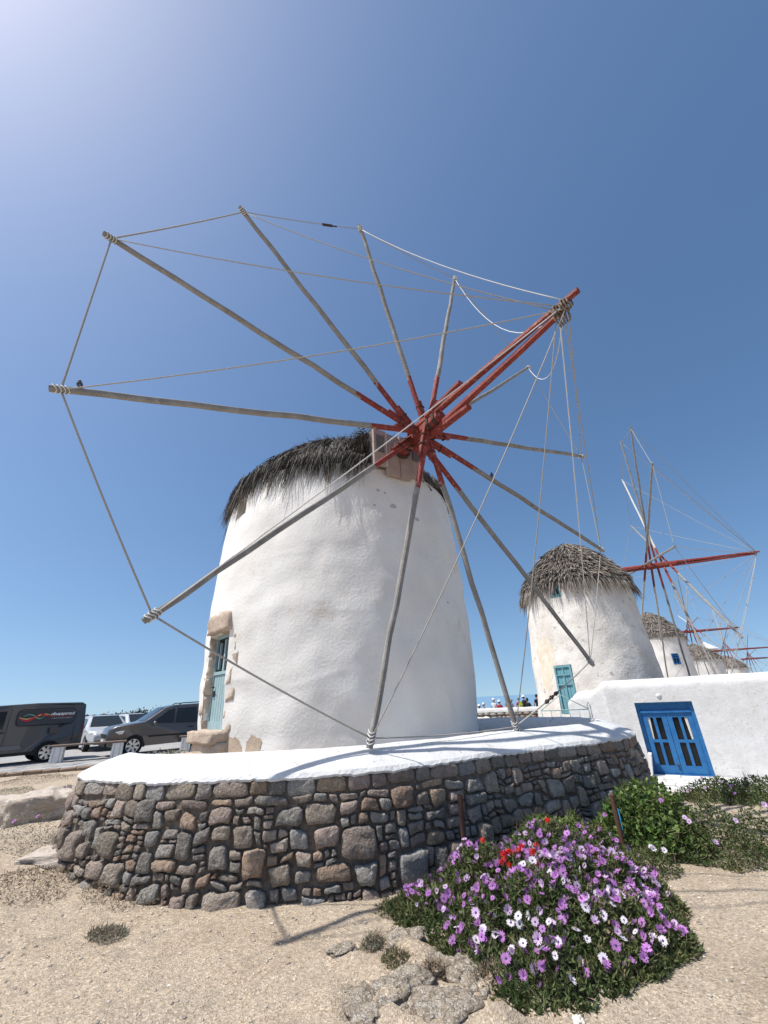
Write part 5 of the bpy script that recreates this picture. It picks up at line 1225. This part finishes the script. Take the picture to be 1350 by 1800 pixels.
# geranium
gc = Vector((1.60, 5.2, 0)); GP = np.array([(gc.x + .46 * math.cos(a) * (1 + .2 * math.sin(3 * a)), gc.y + .36 * math.sin(a)) for a in np.linspace(0, 6.283, 14, endpoint=False)])
def ger_h(x, y):
    if not inside(x, y, GP): return 0
    e = edged(x, y, GP); return .26 + .20 * sst(0, .35, e) + .12 * fbm(x * 4, y * 4, 2)
gr = thing('geranium_bush', gc, 'light green geranium bush with red flower heads against the stone wall', 'flower bush')
leaves('foliage', sample_mound(3600, GP, ger_h, .14), .048, .019, leaf_ger, gr, .8, 4); leaves('stems', sample_mound(500, GP, ger_h, .14), .13, .002, leaf_dry, gr, 1.4, 5)
for px, py in ((848, 1478), (885, 1503), (893, 1500), (881, 1518), (893, 1522), (917, 1490), (902, 1497), (943, 1487), (937, 1499), (942, 1519), (963, 1443), (887, 1512), (912, 1495)):
    v = ray(px, py); k = 5.0 / math.hypot(v.x, v.y); p = EYE + v * k
    for d in np.arange(4.2, 5.6, .04):
        q = EYE + v * (d / math.hypot(v.x, v.y))
        if q.z < gz(q.x, q.y) + max(mound_h(q.x, q.y), ger_h(q.x, q.y)) + .05: p = q; break
    o = link('geranium_flower', GER, gr, p); s = random.uniform(.75, 1.15); o.scale = (s, s, s); o.rotation_euler = (random.uniform(-.5, .1), random.uniform(-.3, .3), random.uniform(0, 6))
# bright green bush
def bush(name, label, ctr, rx, ry, h0, hv, n, L, W, m_, seed, rot=0, cat='bush', twigs=0, base=.0, flowers=()):
    ca, sa = math.cos(rot), math.sin(rot); PL = np.array([(ctr[0] + ca * rx * math.cos(a) * q - sa * ry * math.sin(a) * q, ctr[1] + sa * rx * math.cos(a) * q + ca * ry * math.sin(a) * q) for a in np.linspace(0, 6.283, 16, endpoint=False) for q in (1 + .22 * N(math.cos(a) * 1.5 + seed, math.sin(a) * 1.5),)])
    def hf(x, y):
        if not inside(x, y, PL): return 0
        e = edged(x, y, PL); return base + h0 * sst(0, min(rx, ry) * .8, e) ** .7 + hv * fbm(x * 3 + seed, y * 3, 1)
    t = thing(name, (ctr[0], ctr[1], gz(*ctr)), label, cat)
    leaves('foliage', sample_mound(n, PL, hf, h0 * .45, random.Random(seed)), L, W, m_, t, .8, seed)
    if twigs: leaves('twigs', sample_mound(twigs, PL, hf, h0 * .3, random.Random(seed + 1)), L * 2, .002, leaf_dry, t, .9, seed + 1)
    for k, c in flowers:
        for _ in range(c):
            for _t in range(200):
                x = random.uniform(PL[:, 0].min(), PL[:, 0].max()); y = random.uniform(PL[:, 1].min(), PL[:, 1].max()); h = hf(x, y)
                if h > .05: break
            o = link('daisy', random.choice(DM_[k]), t, (x, y, gz(x, y) + h + .02)); sun_face(o)
    return t
bush('green_bush', 'dense bright green leafy bush at the right end of the stone wall', (2.80, 5.75), .58, .50, .48, .16, 5600, .060, .019, leaf_green, 61, -.35, twigs=500, base=.1, flowers=(('p', 2),))
bush('trailing_bush', 'sparse trailing bush with faded lilac flowers below the green bush', (3.42, 5.42), .88, .46, .40, .16, 8000, .04, .008, leaf_daisy, 67, -.45, twigs=1500, flowers=(('l', 12),))
bush('daisy_hedge', 'low dark flower bed with pale pink daisies beside the cottage paving', (6.0, 8.3), 1.35, .60, .30, .06, 8000, .055, .012, leaf_daisy, 71, -.5, twigs=700, flowers=(('l', 10), ('p', 2)))
bush('path_weed', 'tiny leaning daisy plant with white blooms beside the rusty pole', (2.42, 5.0), .28, .2, .2, .05, 700, .04, .008, leaf_daisy, 73, twigs=200, flowers=(('w', 3),))
bush('step_shrub', 'small grey green shrub by the stone step of the near mill', tuple(atd(303, 1326, 9.6)[:2]), .30, .25, .0, .0, 5, .05, .02, leaf_grey, 75) if False else None
q = atd(308, 1330, 9.5); ss = thing('step_shrub', q, 'small grey green succulent shrub by the near mill steps', 'shrub')
Pq = [(q.x + random.gauss(0, .20), q.y + random.gauss(0, .16), q.z - .12 + abs(random.gauss(0, .09))) for _ in range(900)]; leaves('foliage', Pq, .06, .022, leaf_grey, ss, .8, 77)
for i, (px, py, r, h, m_, lab) in enumerate(((45, 1490, .38, .30, leaf_grey, 'dry grey weed with lilac tips in front of the slab rock'), (12, 1440, .30, .25, leaf_daisy, 'green weed tuft at the left picture edge'), (55, 1540, .45, .10, leaf_dry, 'low brown weed patch at the foot of the left bank'), (230, 1570, .42, .10, leaf_dry, 'dry reddish brown weeds along the wall foot'), (190, 1648, .15, .02, leaf_grey, 'flat grey weed patch on the gravel'), (700, 1700, .13, .06, leaf_daisy, 'small green cushion plant on the rock outcrop'), (762, 1720, .09, .07, leaf_dry, 'small brown tuft on the rock outcrop'), (655, 1668, .10, .05, leaf_grey, 'grey tuft left of the rock outcrop'), (860, 1740, .16, .10, leaf_dry, 'dry twiggy tuft under the daisies'), (705, 1605, .20, .07, leaf_daisy, 'dark green ground weed at the left foot of the daisies'), (70, 1372, 1.0, .10, leaf_dry, 'dry brown grass strip along the road kerb'), (20, 1395, .5, .08, leaf_grey, 'pale dry grass patch between the kerb and the slab rock'))):
    z0 = .0; q = onz(px, py, 0.05); q = onz(px, py, gz(q.x, q.y)); bush('weed_tuft', lab, (q.x, q.y), r, r * .75, h, h * .3, int(260 + 1500 * r), .032, .004, m_, 100 + i, cat='weed', twigs=220, base=.02, flowers=((('p', 2),) if i == 0 else ()))
lav = mat('lavender_bloom', (.30, .24, .38), (.38, .32, .42), rough=.8, scale=9, island=.3)
lp = [onz(60, 1425, .25), onz(100, 1405, .28), onz(118, 1386, .30)]; lt = thing('lavender_fringe', lp[0], 'thin row of lilac weeds along the top of the slab rock', 'weed')
Pq = []
for _ in range(1500): t = random.random(); c = lp[0].lerp(lp[2], t); Pq.append((c.x + random.gauss(0, .07), c.y + random.gauss(0, .07), gz(c.x, c.y) + .22 + random.random() * .12))
leaves('foliage', Pq[:900], .05, .006, leaf_grey, lt, 1, 88); leaves('blooms', Pq[900:], .035, .010, lav, lt, 1, 89)
sh0 = atd(243, 1256, 39); wsb = thing('wall_shrub', sh0 - ZUP * .8, 'dark rounded shrub showing above the field wall behind the cars', 'shrub'); Pq = []
for _ in range(2500): a = random.random() * 6.28; r = abs(random.gauss(0, .75)); Pq.append((sh0.x + r * math.cos(a) * 1.7, sh0.y + r * math.sin(a), sh0.z - .5 + max(0, random.gauss(.25, .22))))
leaves('foliage', Pq, .16, .045, mat('dark_shrub', (.035, .045, .025), (.06, .065, .04), island=.4, scale=3), wsb, .7, 91)

# ------------------------------------------------------------------ rocks, poles, stick, birds
granite = bpy.data.materials.new('granite'); granite.use_nodes = True
def make_granite():
    nt = granite.node_tree; n = nt.nodes; L = nt.links; P = n['Principled BSDF']; P.inputs['Roughness'].default_value = .95; P.inputs['Specular IOR Level'].default_value = .15
    v = n.new('ShaderNodeTexCoord').outputs['Object']
    def noi(s, d=6, r=.65):
        t = n.new('ShaderNodeTexNoise'); t.inputs['Scale'].default_value = s; t.inputs['Detail'].default_value = d; t.inputs['Roughness'].default_value = r; L.new(v, t.inputs[0]); return t
    def mixc(f, a, b, mode='MIX'):
        x = n.new('ShaderNodeMix'); x.data_type = 'RGBA'; x.blend_type = mode
        (L.new(f, x.inputs[0]) if not isinstance(f, float) else setattr(x.inputs[0], 'default_value', f))
        for k, q in ((6, a), (7, b)):
            if isinstance(q, tuple): x.inputs[k].default_value = (*q, 1)
            else: L.new(q, x.inputs[k])
        return x.outputs[2]
    def mr(o, a, b):
        r = n.new('ShaderNodeMapRange'); r.inputs[1].default_value = a; r.inputs[2].default_value = b; L.new(o, r.inputs[0]); return r.outputs[0]
    vo = n.new('ShaderNodeTexVoronoi'); vo.inputs['Scale'].default_value = 130; L.new(v, vo.inputs[0]); sp = n.new('ShaderNodeSeparateColor'); L.new(vo.outputs['Color'], sp.inputs[0])
    base = mixc(mr(noi(5).outputs[0], .35, .65), (.46, .39, .30), (.38, .31, .235))
    base = mixc(mr(sp.outputs[0], .72, .78), base, (.60, .56, .50)); base = mixc(mr(sp.outputs[1], .84, .88), base, (.26, .22, .18))
    dv = n.new('ShaderNodeVectorMath'); dv.operation = 'MULTIPLY_ADD'; L.new(noi(4).outputs[1], dv.inputs[0]); dv.inputs[1].default_value = (.35, .35, .35); L.new(v, dv.inputs[2])
    ck = n.new('ShaderNodeTexVoronoi'); ck.feature = 'DISTANCE_TO_EDGE'; ck.inputs['Scale'].default_value = 5.5; L.new(dv.outputs[0], ck.inputs[0]); crack = mr(ck.outputs['Distance'], .0, .035)
    col = mixc(crack, (.34, .27, .20), base); L.new(col, P.inputs['Base Color'])
    b0 = n.new('ShaderNodeBump'); b0.inputs['Strength'].default_value = 1; b0.inputs['Distance'].default_value = .035; L.new(crack, b0.inputs['Height'])
    b1 = n.new('ShaderNodeBump'); b1.inputs['Strength'].default_value = 1; b1.inputs['Distance'].default_value = .05; L.new(noi(9, 10, .75).outputs[0], b1.inputs['Height']); L.new(b0.outputs[0], b1.inputs['Normal'])
    b2 = n.new('ShaderNodeBump'); b2.inputs['Strength'].default_value = .8; b2.inputs['Distance'].default_value = .006; L.new(vo.outputs['Distance'], b2.inputs['Height']); L.new(b1.outputs[0], b2.inputs['Normal']); L.new(b2.outputs[0], P.inputs['Normal'])
make_granite()
slabrock = mat('slab_rock', (.56, .49, .42), (.47, .40, .335), rough=.95, scale=4, bump=1, bscale=24, stretch=(.6, 1, 5), c3=(.60, .52, .45), c3scale=18, c3lo=.55, c3hi=.66, dist=.04)
for i, (px, py, sx, sy, sz, lab) in enumerate(((715, 1645, .17, .13, .09, 'rounded granite lump at the left of the outcrop'), (760, 1690, .13, .12, .07, 'granite lump in the middle of the outcrop'), (810, 1700, .13, .12, .09, 'pale granite block tucked under the daisies'), (835, 1725, .10, .12, .08, 'split granite block below the daisies'), (700, 1740, .22, .15, .08, 'broad granite hump in front of the outcrop'), (640, 1770, .20, .14, .05, 'flat granite hump at the bottom of the picture'), (780, 1770, .24, .16, .08, 'large granite hump nearest the viewer'), (600, 1660, .12, .08, .03, 'flat granite patch flush with the gravel'), (1015, 1785, .035, .03, .025, 'small white stone under the daisies'))):
    q = onz(px, py, .03); o = ico('rock', whiterock if i == 8 else granite, (q.x, q.y, gz(q.x, q.y) + .01), (sx * .9, sy * .9, sz * .8), 4, .40, 1.9, seed=i * 5.5, rotz=i, sharp=.3); tag(o, lab, 'rock', 'granite lumps of the outcrop')
q = onz(62, 1440, .25); sr = ico('slab_rock', slabrock, (q.x - .1, q.y + .1, gz(q.x, q.y) - .02), (.46, .44, .38), 5, .16, 1.3, seed=3, rotz=.9, sharp=.75, strata=True); tag(sr, 'large pinkish layered slab rock beside the left end of the stone wall', 'rock')
q = onz(110, 1530, .1); sr = ico('slab_rock', slabrock, (q.x, q.y, gz(q.x, q.y) - .02), (.42, .30, .10), 4, .3, 1.7, seed=8, rotz=.2, sharp=.3, strata=True); tag(sr, 'low pink rock at the foot of the wall end', 'rock')
# loose gravel
P_ = []; nP = 14000
gx = RNG.uniform(-4.5, 5, nP); gy = 2.2 + RNG.random(nP) ** 1.5 * 5; vs = []; fs = []
octv = np.array([(1, 0, 0), (0, 1, 0), (-1, 0, 0), (0, -1, 0), (0, 0, .7), (0, 0, -.7)]); octf = np.array([(0, 1, 4), (1, 2, 4), (2, 3, 4), (3, 0, 4), (1, 0, 5), (2, 1, 5), (3, 2, 5), (0, 3, 5)])
VV = np.zeros((nP, 6, 3)); sz = .003 + RNG.random(nP) ** 5 * .016
for i in range(nP):
    a = RNG.uniform(0, 6.28); R_ = np.array([[math.cos(a), -math.sin(a), 0], [math.sin(a), math.cos(a), 0], [0, 0, 1]]); VV[i] = (octv * RNG.uniform(.6, 1.2, (6, 1)) * np.array([1.2, .8, .8])) @ R_.T * sz[i] + np.array([gx[i], gy[i], gz(gx[i], gy[i]) + .012 * N(gx[i] * 5, gy[i] * 5, 1.3) + sz[i] * .2])
gv = arr('gravel', VV.reshape(-1, 3), (np.arange(nP)[:, None, None] * 6 + octf[None]).reshape(-1, 3), mat('gravel_stone', (.46, .41, .35), (.36, .31, .26), rough=.95, scale=5, island=.45)); tag(gv, 'loose gravel and pebbles scattered over the sand', kind='stuff')
lt_ = []
while len(lt_) < 1500:
    x, y = random.uniform(-4.5, 4.5), 2.4 + random.random() ** 1.4 * 4.2
    if inside(x, y, MP) or N(x * 1.3, y * 1.3, 7) + random.gauss(0, .25) < .1: continue
    lt_.append((x, y, gz(x, y) + .012))
o = leaves('dry_litter', lt_, .035, .0018, leaf_dry, None, .12, 321); tag(o, 'dry stalks and bits of straw strewn on the sand', kind='stuff')
def pole(px, pyt, d, ztop_, zbot, label, r=.026):
    q = atd(px, pyt, d); B = MB(); root = thing('rusty_pole', (q.x, q.y, zbot), label, 'pole', 'rusty poles by the wall'); B.tube([(q.x, q.y, zbot), (q.x, q.y, q.z)], r, 14, cap=False); B.lathe([(r, 0), (r * .72, 0), (r * .7, -.12)], 14, q); B.build('pipe', rust, root); B = MB(); B.lathe([(r * .7, 0), (.001, 0)], 14, q - ZUP * .1); B.build('inside', dark, root); B = MB(); B.lathe([(r * 1.02, -.006), (r * 1.25, 0), (r * 1.02, .006)], 14, Vector((q.x, q.y, zbot + .16))); B.build('ring', rust, root)
pole(808, 1397, 4.95, .7, -.05, 'rusty iron pole standing left in front of the stone wall'); pole(1075, 1397, 6.0, .5, -.1, 'rusty iron pole standing by the green bush')
q = onz(1101, 1470, .1); q = atd(1101, 1475, 6.15); B = MB(); B.tube([q - ZUP * .2, q + Vector((-.03, 0, .28))], .018, 8); tag(B.build('blue_stick', mat('blue_plastic', (.02, .25, .45), rough=.5), None, q), 'short bright blue stake behind the rusty pole near the green bush', 'stake')
q = atd(1060, 1480, 5.7); B = MB(); B.tube([q + Vector(v) for v in ((-.06, 0, -.2), (-.07, .0, .0), (-.03, .02, .08), (.06, .0, .06), (.14, -.03, -.02))], .008, 6); tag(B.build('dry_branch', leaf_dry, None, q), 'curled dry branch arching between geranium and rusty pole', 'branch')
feather = mat('dark_feather', (.03, .03, .035), (.10, .10, .11), rough=.7, scale=20); beakm = mat('beak', (.12, .09, .04))
def bird(p, yaw, s, label):
    Rm = Matrix.Rotation(yaw, 3, 'Z'); root = thing('bird', p, label, 'bird'); B = MB(); t_ = Matrix.Rotation(rad(-55), 3, 'Y')
    B.lathe([(.002, -.13), (.02, -.10), (.042, -.04), (.050, .02), (.036, .07), (.024, .095)], 14, Vector(p) + ZUP * (.085 * s) , Rm @ Matrix.Rotation(rad(38), 3, 'Y') @ Matrix.Scale(s, 3)); hd_ = Vector(p) + Rm @ Vector((.055, 0, .19)) * s
    B.lathe([(.002, -.032), (.022, -.02), (.030, 0), (.022, .02), (.002, .031)], 12, hd_, Matrix.Scale(s, 3)); B.build('body', feather, root)
    B = MB(); B.lathe([(.009 * s, 0), (.001, .03 * s)], 6, hd_ + Rm @ Vector((.026, 0, 0)) * s, Rm @ Matrix.Rotation(rad(95), 3, 'Y')); B.build('beak', beakm, root)
    B = MB(); b0 = Vector(p) + Rm @ Vector((-.05, 0, .03)) * s; b1_ = Vector(p) + Rm @ Vector((-.15, 0, -.06)) * s; B.beam(b0, b1_, .03 * s, .012 * s, .045 * s, .006 * s); B.build('tail', feather, root)
    for sg in (-1, 1): B = MB(); B.tube([Vector(p) + Rm @ Vector((0, sg * .015, .05)) * s, Vector(p) + Rm @ Vector((.005, sg * .015, 0)) * s], .004 * s, 5); B.build('leg', beakm, root)
c_ = MH + MN * OFFS[0]; q = c_.lerp(Vector(tips[0]), .957) + ZUP * .045; bird(q, 2.6, .62, 'small dark bird perched near the tip of the leftmost sail spoke')
c_ = MH + MN * OFFS[1]; dsp = (Vector(tips[7]) - c_); q = c_ + dsp * .345 + ZUP * .055; bird(q, 1.2, .65, 'small dark bird perched on the lower right sail spoke')
